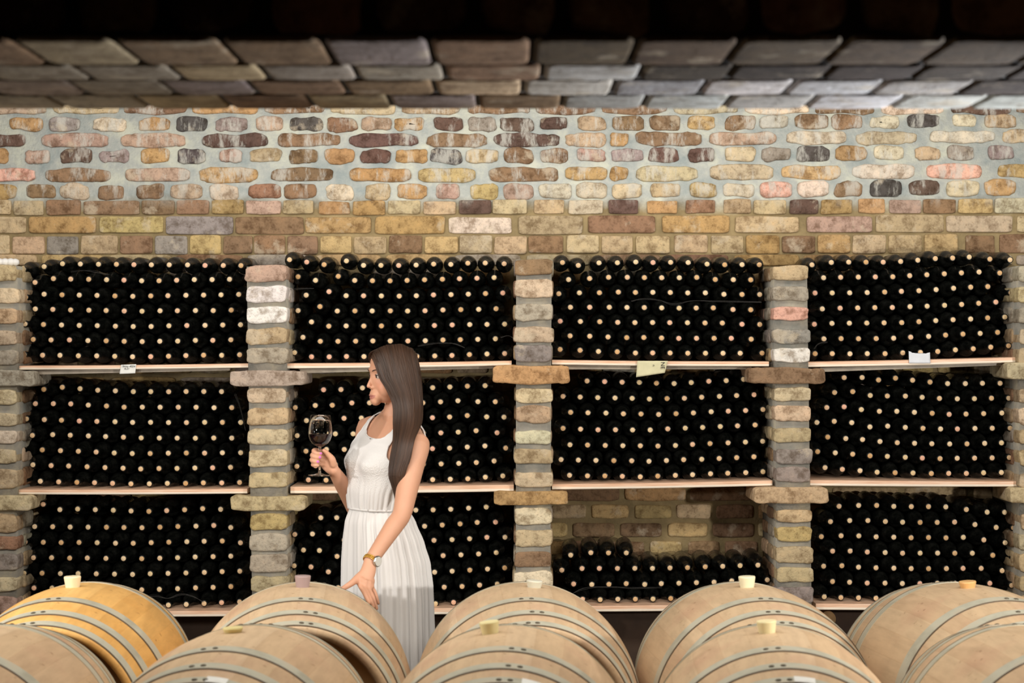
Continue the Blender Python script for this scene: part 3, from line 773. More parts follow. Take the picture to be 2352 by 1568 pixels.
M_PAPER = simple('white_paper', (232, 232, 226), .8, var=.06)
D1, D2 = 6.03, 5.09
barrel(174, D1, 0, 167, 'honey coloured oak barrel at far left of the rear row, white bung', M_OAKW, (236, 222, 186))
barrel(691, D1, 4, 695, 'oak barrel under the woman\'s hand with a mauve grey bung', M_OAK, (164, 142, 140), .0245, .036)
barrel(1208, D1, 2, 1227, 'rear row oak barrel just right of the woman\'s skirt, milky bung', M_OAK, (214, 212, 194), .025, .022)
barrel(1724, D1, 4, 1716, 'rear row oak barrel with tall creamy white bung below the brick niche', M_OAK, (236, 230, 196), .026, .034)
barrel(2241, D1, 9, 2222, 'rear row oak barrel at far right with a flat orange tan bung', M_OAK, (222, 176, 116), .0265, .020)
barrel(-62, D2, -3, -80, 'front row oak barrel cut off at the lower left corner', M_OAK, (230, 214, 150))
barrel(550, D2, -4, 535, 'front row oak barrel with a low yellow bung, before the hand', M_OAK, (222, 208, 148), .0265, .014, True)
barrel(1164, D2, -2, 1126, 'front row oak barrel at bottom centre with a waxy yellow bung', M_OAK, (234, 222, 168), .026, .032, True)
barrel(1784, D2, -3, 1762, 'front row oak barrel right of centre, pale yellow bung overlapping rear barrel', M_OAK, (234, 222, 176), .026, .032, True)
barrel(2402, D2, 4, 2400, 'front row oak barrel cut off at the lower right corner', M_OAK, (230, 214, 170))
# timber rails that carry the two rows
for (yc, nm) in ((D1, 'rear'), (D2, 'front')):
    for s in (-1, 1):
        y = yc + s * .27
        z1 = ZC - DROP - rbar(.27) + .006
        bm = bmesh.new(); bmesh.ops.create_cube(bm, size=1)
        for v in bm.verts:
            v.co = Vector((v.co.x * 4.6, v.co.y * .10, (v.co.z + .5) * z1))
        bmesh.ops.bevel(bm, geom=bm.edges[:], offset=.008, segments=2, profile=.5, affect='EDGES')
        o = obj('barrel_rail', bm, M_DARKW); o.location = (0.05, y, 0)
        tag(o, f'dark timber rail under the {nm} barrel row, {"wall" if s > 0 else "camera"} side', 'rail', 'timber rails under the barrels')

# ================================================================== PAPERS AND SMALL THINGS
def paper(name, corners, d, label, mt, curl=0.0, nx=10, nz=8, cut=None, base_d=None):
    """corners px: tl, tr, br, bl"""
    bm = bmesh.new(); g = []
    for j in range(nz + 1):
        row = []
        for i in range(nx + 1):
            u, v = i / nx, j / nz
            px = lerp(lerp(corners[0][0], corners[1][0], u), lerp(corners[3][0], corners[2][0], u), v)
            py = lerp(lerp(corners[0][1], corners[1][1], u), lerp(corners[3][1], corners[2][1], u), v)
            if cut and j == 0: py += cut(u)
            dd = d - curl * sin(v * 2.2) * (0.5 + u) * .02 + .0012 * sin(u * 9)
            row.append(bm.verts.new(W(px, py, dd)))
        g.append(row)
    for j in range(nz):
        for i in range(nx): bm.faces.new((g[j][i], g[j][i + 1], g[j + 1][i + 1], g[j + 1][i]))
    o = obj(name, bm, mt, smooth=True)
    sm = o.modifiers.new('s', 'SOLIDIFY'); sm.thickness = .0006
    c = sum((v.co for v in o.data.vertices), Vector()) / len(o.data.vertices)
    localize(o, c); o.location = c
    tag(o, label, 'paper')
    return o
M_INK = simple('ink', (30, 34, 36), .8)
def to_mesh(o):
    g = bpy.context.evaluated_depsgraph_get(); g.update()
    me = bpy.data.meshes.new_from_object(o.evaluated_get(g)); nm = o.name.split('.')[0]
    bpy.data.objects.remove(o)
    q = bpy.data.objects.new(nm, me); COL.objects.link(q); return q
def text(body, px, py, d, size_px, m, parent, rot=0.0, shear=0.0, rx=1.0):
    cu = bpy.data.curves.new('lettering', 'FONT'); cu.body = body; cu.size = size_px / F * d; cu.align_x = 'CENTER'; cu.align_y = 'CENTER'; cu.shear = shear
    cu.extrude = .0001
    o = bpy.data.objects.new('lettering', cu); COL.objects.link(o); cu.materials.append(m)
    o = to_mesh(o)
    o.rotation_euler = (pi / 2, rot, 0); o.scale = (rx, 1, 1)
    o.parent = parent; o.location = W(px, py, d) - parent.location
    return o
t1 = paper('shelf_tag', [(278, 837.5), (313, 836.2), (310.5, 857), (274.5, 858.5)], DS - .004, 'small white tag with handwriting hanging over the far left top shelf', M_PAPER)
text('Samo 4024', 295, 841, DS - .0075, 6.6, M_INK, t1, rot=0.03, shear=.3)
text('6.21', 291, 846.5, DS - .0075, 6.6, M_INK, t1, rot=0.03, shear=.3)
t2 = paper('folded_paper', [(1464, 828.5), (1534, 828.5), (1527, 856), (1461, 866)], DS - .012, 'yellowish printed paper folded over the top shelf of the third bay',
           simple('yellowed_paper', (214, 208, 170), .8, var=.1), 0.0, cut=None)
text('NE', 1522, 839, DS - .016, 13, M_INK, t2, rot=pi / 2)
text('n', 1501.5, 839, DS - .016, 8.5, M_INK, t2, rot=pi / 2)
paper('torn_paper', [(2087, 806), (2136, 809), (2137, 834), (2088, 834)], DS - .006, 'torn blank white paper propped on the far right top shelf', simple('bluish_paper', (218, 222, 228), .8, var=.05),
      cut=lambda u: 8 * sin(pi * u) ** 1.5)
# ribbed white tube on the far left pillar
bm = bmesh.new()
pr = []
for k in range(61):
    t = k / 60; pr.append((t, .0135 + .0035 * abs(sin(t * pi * 8)) - (0.006 * max(0, t - .9) * 10)))
ra = W(-60, 602, 8.30); rb2 = W(44, 602, 8.33)
rings = []
for (t, r) in pr:
    c = ra.lerp(rb2, t)
    rings.append([bm.verts.new(c + Vector((0, r * cos(2 * pi * i / 20), r * sin(2 * pi * i / 20)))) for i in range(20)])
for k in range(60):
    for i in range(20): bm.faces.new((rings[k][i], rings[k][(i + 1) % 20], rings[k + 1][(i + 1) % 20], rings[k + 1][i]))
bm.faces.new(rings[-1]); bm.faces.new(rings[0][::-1])
bmesh.ops.recalc_face_normals(bm, faces=bm.faces)
o = obj('ribbed_tube', bm, simple('white_plastic', (226, 224, 220), .4), smooth=True)
localize(o, ra); o.location = ra
tag(o, 'ribbed white plastic tube lying on top of the far left pillar', 'tube')

# cobwebs: thin sagging grey threads strung before the bottles
M_WEB = simple('cobweb', (52, 50, 47), .9)
def web(pts, label, r=.0007):
    cu = bpy.data.curves.new('cobweb', 'CURVE'); cu.dimensions = '3D'; cu.bevel_depth = r; cu.bevel_resolution = 1
    base = W(*pts[0], DC - .03)
    for k in range(3):
        sp = cu.splines.new('BEZIER'); sp.bezier_points.add(len(pts) - 1)
        for q, (a, b) in zip(sp.bezier_points, pts):
            q.co = W(a + random.uniform(-1.5, 1.5), b + random.uniform(-2, 2), DC - .03 + random.uniform(-.005, .005)) - base
            q.handle_left_type = q.handle_right_type = 'AUTO'; q.radius = random.uniform(.4, 1.2)
    o = bpy.data.objects.new('cobweb', cu); COL.objects.link(o); cu.materials.append(M_WEB); o = to_mesh(o); o.location = base
    tag(o, label, 'cobweb')
web([(1450, 692), (1475, 687), (1512, 688), (1545, 698), (1590, 692), (1640, 691), (1750, 693)], 'grey cobweb strung across upper third bay bottles')
web([(325, 1370), (360, 1368), (385, 1375), (415, 1365), (440, 1368), (468, 1382)], 'grey cobweb above the honey coloured barrel')
web([(540, 905), (550, 930), (558, 965), (564, 988)], 'dangling cobweb beside the pale pillar\'s corbel brick')
web([(655, 667), (690, 663), (720, 662)], 'short cobweb on the pillar edge left of the upper stack')
web([(1150, 775), (1168, 772), (1178, 776)], 'small cobweb touching the pillar right of the woman')
web([(960, 795), (985, 790), (1020, 788), (1045, 790), (1066, 798)], 'faint cobweb just right of the woman\'s hair')
web([(162, 624), (190, 622), (220, 624), (250, 630)], 'faint cobweb under the top bottles of far left bay')
web([(1310, 1366), (1340, 1352), (1390, 1348), (1450, 1350), (1520, 1348)], 'grey cobweb across the short niche stack')
web([(1870, 800), (1880, 790), (1900, 785)], 'small cobweb beside the white brick of the right pillar')

# ================================================================== THE WOMAN
D0 = 6.75
A = math.radians(56)
fwd = Vector((-sin(A), -cos(A), 0)); lft = Vector((cos(A), -sin(A), 0)); up = Vector((0, 0, 1))
BX = X(890, D0)
ORG = Vector((BX, D0, 0))
def TB(u, v, z):
    # the near shoulder drops as that arm reaches down
    k = max(0.0, min(1.0, (z - 1.16) / .22))
    return ORG + lft * (u * (1 + .04 * k)) + fwd * v + up * (z - (.15 * u + .022) * k)
# z, a, b, v0 
TORSO = [(0.70, .130, .092, -.004), (0.80, .140, .098, -.006), (0.88, .144, .102, -.004), (0.93, .142, .102, .004), (1.00, .130, .094, .016), (1.06, .118, .086, .028), (1.12, .114, .080, .034), (1.17, .119, .082, .028),
         (1.23, .132, .090, .014), (1.29, .143, .098, .004), (1.335, .152, .092, -.006), (1.37, .160, .080, -.018), (1.395, .156, .068, -.026), (1.42, .132, .058, -.032), (1.437, .104, .050, -.036), (1.452, .070, .047, -.040), (1.475, .052, .047, -.040)]
def bust(u, z):
    return .026 * (math.exp(-((u - .066) ** 2) / (2 * .034 ** 2)) + math.exp(-((u + .066) ** 2) / (2 * .034 ** 2))) * math.exp(-((z - 1.285) ** 2) / (2 * .036 ** 2))
def torso_pt(ang, z, off=0.0):
    a, b, v0 = interp(TORSO, z); a += off; b += off
    e = 2 / 2.3
    ca, sa = cos(ang), sin(ang)
    u = a * abs(ca) ** e * (1 if ca >= 0 else -1); v = b * abs(sa) ** e * (1 if sa >= 0 else -1)
    if v > 0: v += bust(u, z) * min(1, v / .03)
    return u, v0 + v
def torso_front(u, z, off=0.0, back=False):
    a, b, v0 = interp(TORSO, z); a += off; b += off
    q = max(0.0, 1 - (min(1, abs(u) / a)) ** 2.3) ** (1 / 2.3) * b
    return v0 - q if back else v0 + q + bust(u, z) * min(1, q / .03)

class MB:
    def __init__(self): self.v = []; self.f = []
    def loft(self, rings, cap=True):
        i0 = len(self.v); n = len(rings[0])
        for r in rings: self.v += [tuple(p) for p in r]
        for k in range(len(rings) - 1):
            for i in range(n):
                j = (i + 1) % n
                self.f.append((i0 + k * n + i, i0 + k * n + j, i0 + (k + 1) * n + j, i0 + (k + 1) * n + i))
        if cap:
            self.f.append(tuple(range(i0 + n - 1, i0 - 1, -1))); k = len(rings) - 1
            self.f.append(tuple(range(i0 + k * n, i0 + k * n + n)))
    def tube(self, pts, rad, seg=20, side=None, sub=5):
        """smooth tube; rad entries are r or (r_side, r_other); side = preferred side vector; rounded ends"""
        P = [Vector(p) for p in pts]; Rr = [(r, r) if isinstance(r, (int, float)) else r for r in rad]
        # catmull-rom resample
        Q, S = [], []
        for i in range(len(P) - 1):
            p0 = P[max(0, i - 1)]; p1 = P[i]; p2 = P[i + 1]; p3 = P[min(len(P) - 1, i + 2)]
            for k in range(sub):
                t = k / sub
                Q.append(0.5 * ((2 * p1) + (-p0 + p2) * t + (2 * p0 - 5 * p1 + 4 * p2 - p3) * t * t + (-p0 + 3 * p1 - 3 * p2 + p3) * t ** 3))
                S.append((lerp(Rr[i][0], Rr[i + 1][0], t), lerp(Rr[i][1], Rr[i + 1][1], t)))
        Q.append(P[-1]); S.append(Rr[-1])
        d0 = (Q[1] - Q[0]).normalized(); d1 = (Q[-1] - Q[-2]).normalized()
        def cap(q, s, d, sg):
            out = []
            for k in (0.35, 0.7, 0.9, 0.98):
                out.append((q + d * sg * k * min(s), (s[0] * sqrt(1 - k * k), s[1] * sqrt(1 - k * k))))
            return out
        pre = cap(Q[0], S[0], d0, -1)[::-1]; post = cap(Q[-1], S[-1], d1, 1)
        Q = [p for p, _ in pre] + Q + [p for p, _ in post]; S = [s for _, s in pre] + S + [s for _, s in post]
        rings = []
        sv = Vector(side) if side is not None else Vector((0.3, 0.9, 0.2))
        for i, q in enumerate(Q):
            d = (Q[min(i + 1, len(Q) - 1)] - Q[max(i - 1, 0)]).normalized()
            s = (sv - d * sv.dot(d)).normalized(); t = d.cross(s)
            if side is None: sv = s
            rings.append([q + s * S[i][0] * cos(2 * pi * k / seg) + t * S[i][1] * sin(2 * pi * k / seg) for k in range(seg)])
        self.loft(rings)
    def ell(self, c, r, M=None, n=18):
        rings = []
        for k in range(1, n):
            th = pi * k / n
            rings.append([Vector((r[0] * sin(th) * cos(2 * pi * i / (2 * n)), r[1] * sin(th) * sin(2 * pi * i / (2 * n)), r[2] * cos(th))) + Vector(c) for i in range(2 * n)])
        if M: rings = [[M(p) for p in r_] for r_ in rings]
        self.loft(rings)
    def mesh(self, name):
        me = bpy.data.meshes.new(name); me.from_pydata(self.v, [], self.f)
        bm = bmesh.new(); bm.from_mesh(me); bmesh.ops.recalc_face_normals(bm, faces=bm.faces); bm.to_mesh(me); bm.free()
        return me

# head frame
AH = math.radians(65)
hf = Vector((-sin(AH), -cos(AH), 0)); hl = Vector((cos(AH), -sin(AH), 0))
HO = W(903, 863, D0 - 0.005)
tiltH = math.radians(2)
def TH(p):
    u, v, w = p
    v, w = v * cos(tiltH) + w * sin(tiltH), w * cos(tiltH) - v * sin(tiltH)
    return HO + hl * u + hf * v + up * w

BM = MB()
# torso
zs = [0.72 + 0.02 * k for k in range(38)]
BM.loft([[TB(*torso_pt(2 * pi * i / 48, z), z) for i in range(48)] for z in zs])
# neck and head
BM.tube([TB(0, -.040, 1.40), TB(0, -.036, 1.46), TH((0, -.028, -.075)), TH((0, -.02, -.02))], [.056, .0475, .0465, .050], 28)
for s in (-1, 1):
    BM.tube([TB(s * .03, -.045, 1.47), TB(s * .09, -.04, 1.415), TB(s * .135, -.03, 1.385)], [.030, .034, .036], 18)   # trapezius
for c, r in (((0, -.016, .028), (.069, .075, .074)), ((0, .030, -.008), (.060, .053, .074)), ((0, .030, -.052), (.047, .048, .040)), ((0, .067, -.080), (.021, .0195, .019)),
             ((.032, .040, -.034), (.029, .031, .038)), ((-.032, .040, -.034), (.029, .031, .038)), ((0, .062, .024), (.050, .021, .016)), ((0, .037, .044), (.057, .041, .042)),
             ((0, .060, -.062), (.032, .026, .028)), ((.045, .012, -.05), (.018, .03, .025)), ((-.045, .012, -.05), (.018, .03, .025)),
             ((0, .0805, -.0630), (.0215, .0080, .0042)), ((0, .0795, -.0715), (.0175, .0082, .0050)), ((.009, .080, -.0365), (.0056, .008, .005)), ((-.009, .080, -.0365), (.0056, .008, .005)),
             ((.072, -.01, -.012), (.008, .016, .028)), ((-.072, -.01, -.012), (.008, .016, .028))):
    BM.ell(c, r, TH)
BM.tube([TH((0, .071, .014)), TH((0, .079, -.004)), TH((0, .0875, -.022)), TH((0, .0915, -.031))], [.0058, .0060, .0068, .0070], 16)
# near arm (her left): hangs forward to the barrel
SL = TB(.158, -.018, 1.386); EL = W(923, 1180, 6.49); WL = W(850, 1290, 6.365)
BM.tube([TB(.105, -.02, 1.365), SL, SL.lerp(EL, .30), SL.lerp(EL, .7), EL, EL.lerp(WL, .25), EL.lerp(WL, .65), WL], [.044, .0445, .041, .036, .0315, .0315, .0262, (.0225, .0195)], 24)
# hand on the barrel
BM.tube([WL, W(846, 1310, 6.345), W(838, 1332, 6.325), W(843, 1349, 6.31)], [(.0205, .0175), (.025, .0165), (.0285, .015), (.025, .0125)], 22, side=(1, .35, .25))
for b0, m1, m2, tp, r in (((829, 1345, 6.305), (836, 1359, 6.275), (842, 1372, 6.258), (848, 1384, 6.252), .0082), ((838, 1350, 6.30), (846, 1366, 6.275), (852, 1380, 6.262), (858, 1393, 6.258), .0085),
                          ((847, 1352, 6.305), (855, 1369, 6.29), (860, 1383, 6.282), (865, 1397, 6.278), .0082), ((854, 1347, 6.325), (861, 1361, 6.318), (865, 1373, 6.312), (869, 1385, 6.308), .0072)):
    BM.tube([W(b0[0] + 2, b0[1] - 14, b0[2] + .008), W(*b0), W(*m1), W(*m2), W(*tp)], [r * 1.1, r * 1.12, r, r * .92, r * .75], 14, sub=4)
BM.tube([W(841, 1312, 6.345), W(824, 1325, 6.325), W(806, 1340, 6.300), W(786, 1352, 6.285)], [.015, .0135, .0105, .0078], 14)
# far arm (her right) with the glass
DG = 6.64
SR = TB(-.152, -.018, 1.384); ER = W(822, 1168, 6.87); WR = W(765, 1078, 6.675)
BM.tube([TB(-.105, -.02, 1.365), SR, SR.lerp(ER, .3), SR.lerp(ER, .7), ER, ER.lerp(WR, .28), ER.lerp(WR, .7), WR], [.044, .0445, .041, .037, .034, .0335, .0265, (.0215, .019)], 24)
BM.tube([WR, W(757, 1068, DG + .028), W(748, 1056, DG + .026)], [(.0215, .017), (.0265, .014), (.026, .012)], 20, side=W(757, 1038, DG) - W(740, 1078, DG))
for (bx, by), (kx, ky), (qx, qy), (tx, ty), r in (((746, 1040), (724, 1033), (720, 1036), (737, 1041), .0078), ((744, 1049), (719, 1044), (717, 1046), (735, 1050), .0078),
                                               ((744, 1058), (717, 1055), (716, 1057), (731, 1060), .0075), ((746, 1067), (719, 1066), (719, 1068), (731, 1069), .0066)):
    BM.tube([W(bx + 8, by + 5, DG + .026), W(bx, by, DG + .022), W(kx + 2, ky, DG + .015), W(qx, qy, DG - .004), W((qx + tx) / 2, ty, DG - .015), W(tx, ty, DG - .0145)], [r * 1.05, r * 1.05, r, r * .95, r * .9, r * .74], 14, sub=4)
BM.tube([W(765, 1066, DG + .02), W(762, 1054, DG + .012), W(752, 1042, DG + .008), W(744, 1034, DG + .004)], [.0135, .0125, .0095, .0075], 14)
# legs and feet below the dress
for s in (-1, 1):
    BM.tube([TB(s * .082, 0, .84), TB(s * .08, .0, .66), TB(s * .07, .012, .46), TB(s * .07, -.01, .30), TB(s * .065, -.02, .09)], [.068, .064, .050, .046, .034], 24)
    BM.tube([TB(s * .065, -.035, .045), TB(s * .067, .03, .055), TB(s * .07, .11, .024), TB(s * .07, .16, .016)], [.030, .032, (.034, .022), (.026, .014)], 16, side=lft)
me0 = BM.mesh('person')
tmp = bpy.data.objects.new('tmp_body', me0); COL.objects.link(tmp)
rm = tmp.modifiers.new('r', 'REMESH'); rm.mode = 'VOXEL'; rm.voxel_size = 0.0026; rm.adaptivity = 0
smo = tmp.modifiers.new('s', 'SMOOTH'); smo.factor = .5; smo.iterations = 7
dg = bpy.context.evaluated_depsgraph_get(); dg.update()
me = bpy.data.meshes.new_from_object(tmp.evaluated_get(dg))
bpy.data.objects.remove(tmp)
me.name = 'person'
print('body verts', len(me.vertices))
# carve eye sockets and paint skin
skin = s2l((202, 153, 125)); lipc = s2l((172, 112, 100)); browc = s2l((84, 56, 42)); pink = s2l((204, 110, 190))
hinv_f, hinv_l = hf, hl
nails = [W(738.5, 1041, DG - .022), W(736, 1050, DG - .022), W(731.5, 1060, DG - .022)]
cols = []
for v in me.vertices:
    p = v.co; q = p - HO
    c = skin
    if q.length < .16:
        u = q.dot(hl); vv = q.dot(hf); w = q.z
        vv, w = vv * cos(tiltH) - w * sin(tiltH), w * cos(tiltH) + vv * sin(tiltH)
        if vv > .03:
            for s in (-1, 1):
                g = math.exp(-((u - s * .031) / .0135) ** 2 - ((w - .002) / .0075) ** 2)
                p = p - hf * (.0085 * g)
                e = math.exp(-((u - s * .045) / .010) ** 2 - ((w + .004) / .02) ** 2)
            # mouth line
            g = math.exp(-((w + .0672 - 1.8 * u * u * 3) / .0013) ** 2) * (1 if abs(u) < .023 else 0)
            p = p - hf * (.0022 * g)
            v.co = p
            lw = abs(u) / .023
            lm = 0.0
            if lw < 1.15 and vv > .064:
                h2 = max(0.0, 1 - lw * lw); ww = w - 5 * u * u
                dlo = (ww - (-.0672 - .0100 * sqrt(h2))) / .0016; dhi = ((-.0672 + .0072 * h2 ** .7 + .0006) - ww) / .0016
                lm = max(0.0, min(1.0, .5 + dlo, .5 + dhi, (1.1 - lw) * 6))
            ck = math.exp(-((abs(u) - .042) / .018) ** 2 - ((w + .028) / .02) ** 2)
            c = tuple(lerp(a, b, .35 * ck) for a, b in zip(skin, s2l((212, 134, 110))))
            c = tuple(lerp(a, b, lm) for a, b in zip(c, lipc))
    for nl in nails:
        if (p - nl).length < .0062 and p.y < nl.y + .012: c = pink
    cols += [*c, 1]
at = me.color_attributes.new('Col', 'FLOAT_COLOR', 'POINT'); at.data.foreach_set('color', cols)
def skin_material():
    m, nt, b = mat('skin')
    a = N(nt, 'ShaderNodeAttribute'); a.attribute_name = 'Col'
    v = coord(nt); n = noise_n(nt, v, 9, 4)
    r = ramp(nt, [(.35, (.93, .88, .86)), (.65, (1, 1, 1))]); nt.links.new(n, r.inputs[0])
    nt.links.new(mix(nt, .7, a.outputs['Color'], r.outputs[0], 'MULTIPLY'), b.inputs['Base Color'])
    b.inputs['Roughness'].default_value = .48; b.inputs['Subsurface Weight'].default_value = .12
    b.inputs['Subsurface Radius'].default_value = (.012, .005, .003); b.inputs['Subsurface Scale'].default_value = .6
    b.inputs['Specular IOR Level'].default_value = .35
    return m
person = obj('person', me, skin_material(), smooth=True)
PB = Vector((ORG.x, ORG.y, 0)); localize(person, PB); person.location = PB
tag(person, 'woman with long brown hair in a white sleeveless dress, holding red wine, hand on barrel', 'person')
def child(name, me_, mt, smooth=True):
    o = obj(name, me_, mt, person, smooth); localize(o, PB); return o

# the face's surface in head coordinates, to lay brows and lids on it
FV = []
for v in person.data.vertices:
    q = v.co + PB - HO
    if q.length < .15:
        u = q.dot(hl); vv = q.dot(hf); w = q.z
        vv, w = vv * cos(tiltH) - w * sin(tiltH), w * cos(tiltH) + vv * sin(tiltH)
        if vv > .03: FV.append((u, vv, w))
def surf(u, w):
    c = [q[1] for q in FV if abs(q[0] - u) < .004 and abs(q[2] - w) < .004]
    return max(c) if c else .07
# eyes
for s, nm in ((-1, 0), (1, 1)):
    B = MB(); bp = []
    for du, dw in ((-.017, -.001), (-.010, .0012), (-.002, .0032), (.006, .0036), (.013, .0018), (.018, -.0015)):
        u_, w_ = s * (.032 + du), .0205 + dw
        bp.append(TH((u_, surf(u_, w_) + .0002, w_)))
    B.tube(bp, [.0012, .0019, .0019, .0016, .0012, .0006], 8, sub=3)
    child('eyebrow', B.mesh('eyebrow'), simple('brow_hair', (62, 42, 32), .7))
    B = MB(); B.ell((s * .031, .0635, .002), (.0122, .0122, .0118), TH, 14)
    o = child('eye', B.mesh('eye'), simple('eye_white', (190, 176, 166), .3))
    B = MB(); g = Vector((.10, 1, -.06)).normalized()
    c = Vector((s * .031, .0635, .002)) + g * .0095; B.ell(c, (.0058, .0036, .0058), TH, 12)
    oi = obj('iris', B.mesh('iris'), simple('iris', (44, 30, 22), .1), o, True); localize(oi, PB)
    # upper lid and lashes
    B = MB()
    pts = [TH((s * .031 + du, .0642 + sqrt(max(1e-6, .0128 ** 2 - du * du - (.0052 * (1 - (du / .0135) ** 2)) ** 2)), .002 + .0050 * (1 - (du / .0135) ** 2))) for du in (-.0115, -.007, -.002, .003, .008, .0115)]
    B.tube(pts, [.0008, .0012, .0015, .0015, .0013, .0008], 8, sub=3)
    child('eyelashes', B.mesh('eyelashes'), simple('lash', (30, 20, 16), .6))

# ---- dress
def pleat(ang, z, amp, seed=0.0):
    return amp * (0.55 * cos(ang * 23 + 2.2 * sin(ang * 3 + seed) + z * .8) + .45 * cos(ang * 37 + 1.7 * sin(ang * 5 + 1.3) - z * 1.2))
SK = [(1.118, .1205, .088, .034), (1.07, .139, .106, .028), (1.00, .156, .120, .016), (.93, .168, .132, .006), (.85, .172, .137, .001), (.78, .174, .138, .000), (.62, .178, .142, .0), (.35, .20, .165, 0), (.03, .24, .205, 0)]
SKr = sorted(SK)
dress_v, dress_f = [], []
def grid(rows, close):
    i0 = len(dress_v); n = len(rows[0])
    for r in rows: dress_v.extend([tuple(p) for p in r])
    for k in range(len(rows) - 1):
        for i in range(n if close else n - 1):
            j = (i + 1) % n
            dress_f.append((i0 + k * n + i, i0 + k * n + j, i0 + (k + 1) * n + j, i0 + (k + 1) * n + i))
NA = 300
rows = []
for k in range(80):
    z = lerp(.03, 1.118, (k / 79) ** .8)
    a, b, v0 = interp(SKr, z)
    am = .0065 * min(1, (1.118 - z) / .12) + .0015
    row = []
    for i in range(NA):
        an = 2 * pi * i / NA
        pl = pleat(an, z, am) + .006 * sin(an * 6 + z * 2) * min(1, (1.118 - z) / .4)
        e = 2 / 2.15
        ca, sa = cos(an), sin(an)
        u = (a + pl) * abs(ca) ** e * (1 if ca >= 0 else -1); v = (b + pl) * abs(sa) ** e * (1 if sa >= 0 else -1)
        row.append(TB(u, v0 + v, z))
    rows.append(row)
grid(rows, True)
# bodice and yoke in one skin: rows share the columns of the ring below
ZT, ZTOP = 1.285, 1.440
def umax(z): return interp([(1.285, .160), (1.30, .138), (1.33, .117), (1.37, .101), (1.41, .095), (1.44, .096)], z)[0]
def unf(z): return interp([(1.380, .0), (1.382, .030), (1.387, .050), (1.398, .066), (1.415, .076), (1.44, .082)], z)[0]
rows = []; meta = []
zr_ = [lerp(1.116, ZT, k / 25) for k in range(26)] + [lerp(ZT, ZTOP, k / 34) for k in range(1, 35)]
for z in zr_:
    t = min(1, (z - 1.116) / (ZT - 1.116))
    row = []; mt = []
    for i in range(NA):
        an = 2 * pi * i / NA
        off = .009 + .010 * sin(pi * min(1, t * 1.25)) + pleat(an, z, .0048 * max(0, 1 - t * 1.25))
        u, v = torso_pt(an, z, off)
        fl = 0
        back = sin(an) < 0
        if z > ZT:
            u1 = umax(z); u0 = unf(z + (.02 if back else 0)) if True else 0
            sg = 1 if u >= 0 else -1
            if abs(u) > u1: u = sg * u1; v = torso_front(u, z, .009, back); fl = 1
            elif u0 > 0 and abs(u) < u0: u = sg * u0; v = torso_front(u, z, .009, back); fl = 2
        row.append(TB(u, v, z)); mt.append((fl, back, u >= 0))
    rows.append(row); meta.append(mt)
i0 = len(dress_v)
for r in rows: dress_v.extend([tuple(p) for p in r])
for k in range(len(rows) - 1):
    for i in range(NA):
        j = (i + 1) % NA
        q = ((k, i), (k, j), (k + 1, j), (k + 1, i)); ms = [meta[a][b] for a, b in q]
        if any(m[0] == 1 for m in ms) and len({m[1] for m in ms}) > 1: continue
        if any(m[0] == 2 for m in ms) and len({m[2] for m in ms}) > 1: continue
        if all(m[0] == 1 for m in ms) or all(m[0] == 2 for m in ms): continue
        dress_f.append(tuple(i0 + a * NA + b for a, b in q))
edge_pts = []
for back in (False, True):
    for s in (-1, 1):
        e2 = [TB(s * umax(z), torso_front(s * umax(z), z, .0095, back), z) for z in [lerp(ZT + .004, ZTOP, k / 24) for k in range(25)]]
        edge_pts.append(e2)
    zn = 1.3805 - (.02 if back else 0)
    zz = [lerp(zn, ZTOP, (k / 30) ** 2) for k in range(31)]
    def PN(s, z):
        u = s * unf(z + (.02 if back else 0)); return TB(u, torso_front(u, z, .0095, back), z)
    edge_pts.append([PN(-1, z) for z in zz[::-1]] + [PN(1, z) for z in zz])
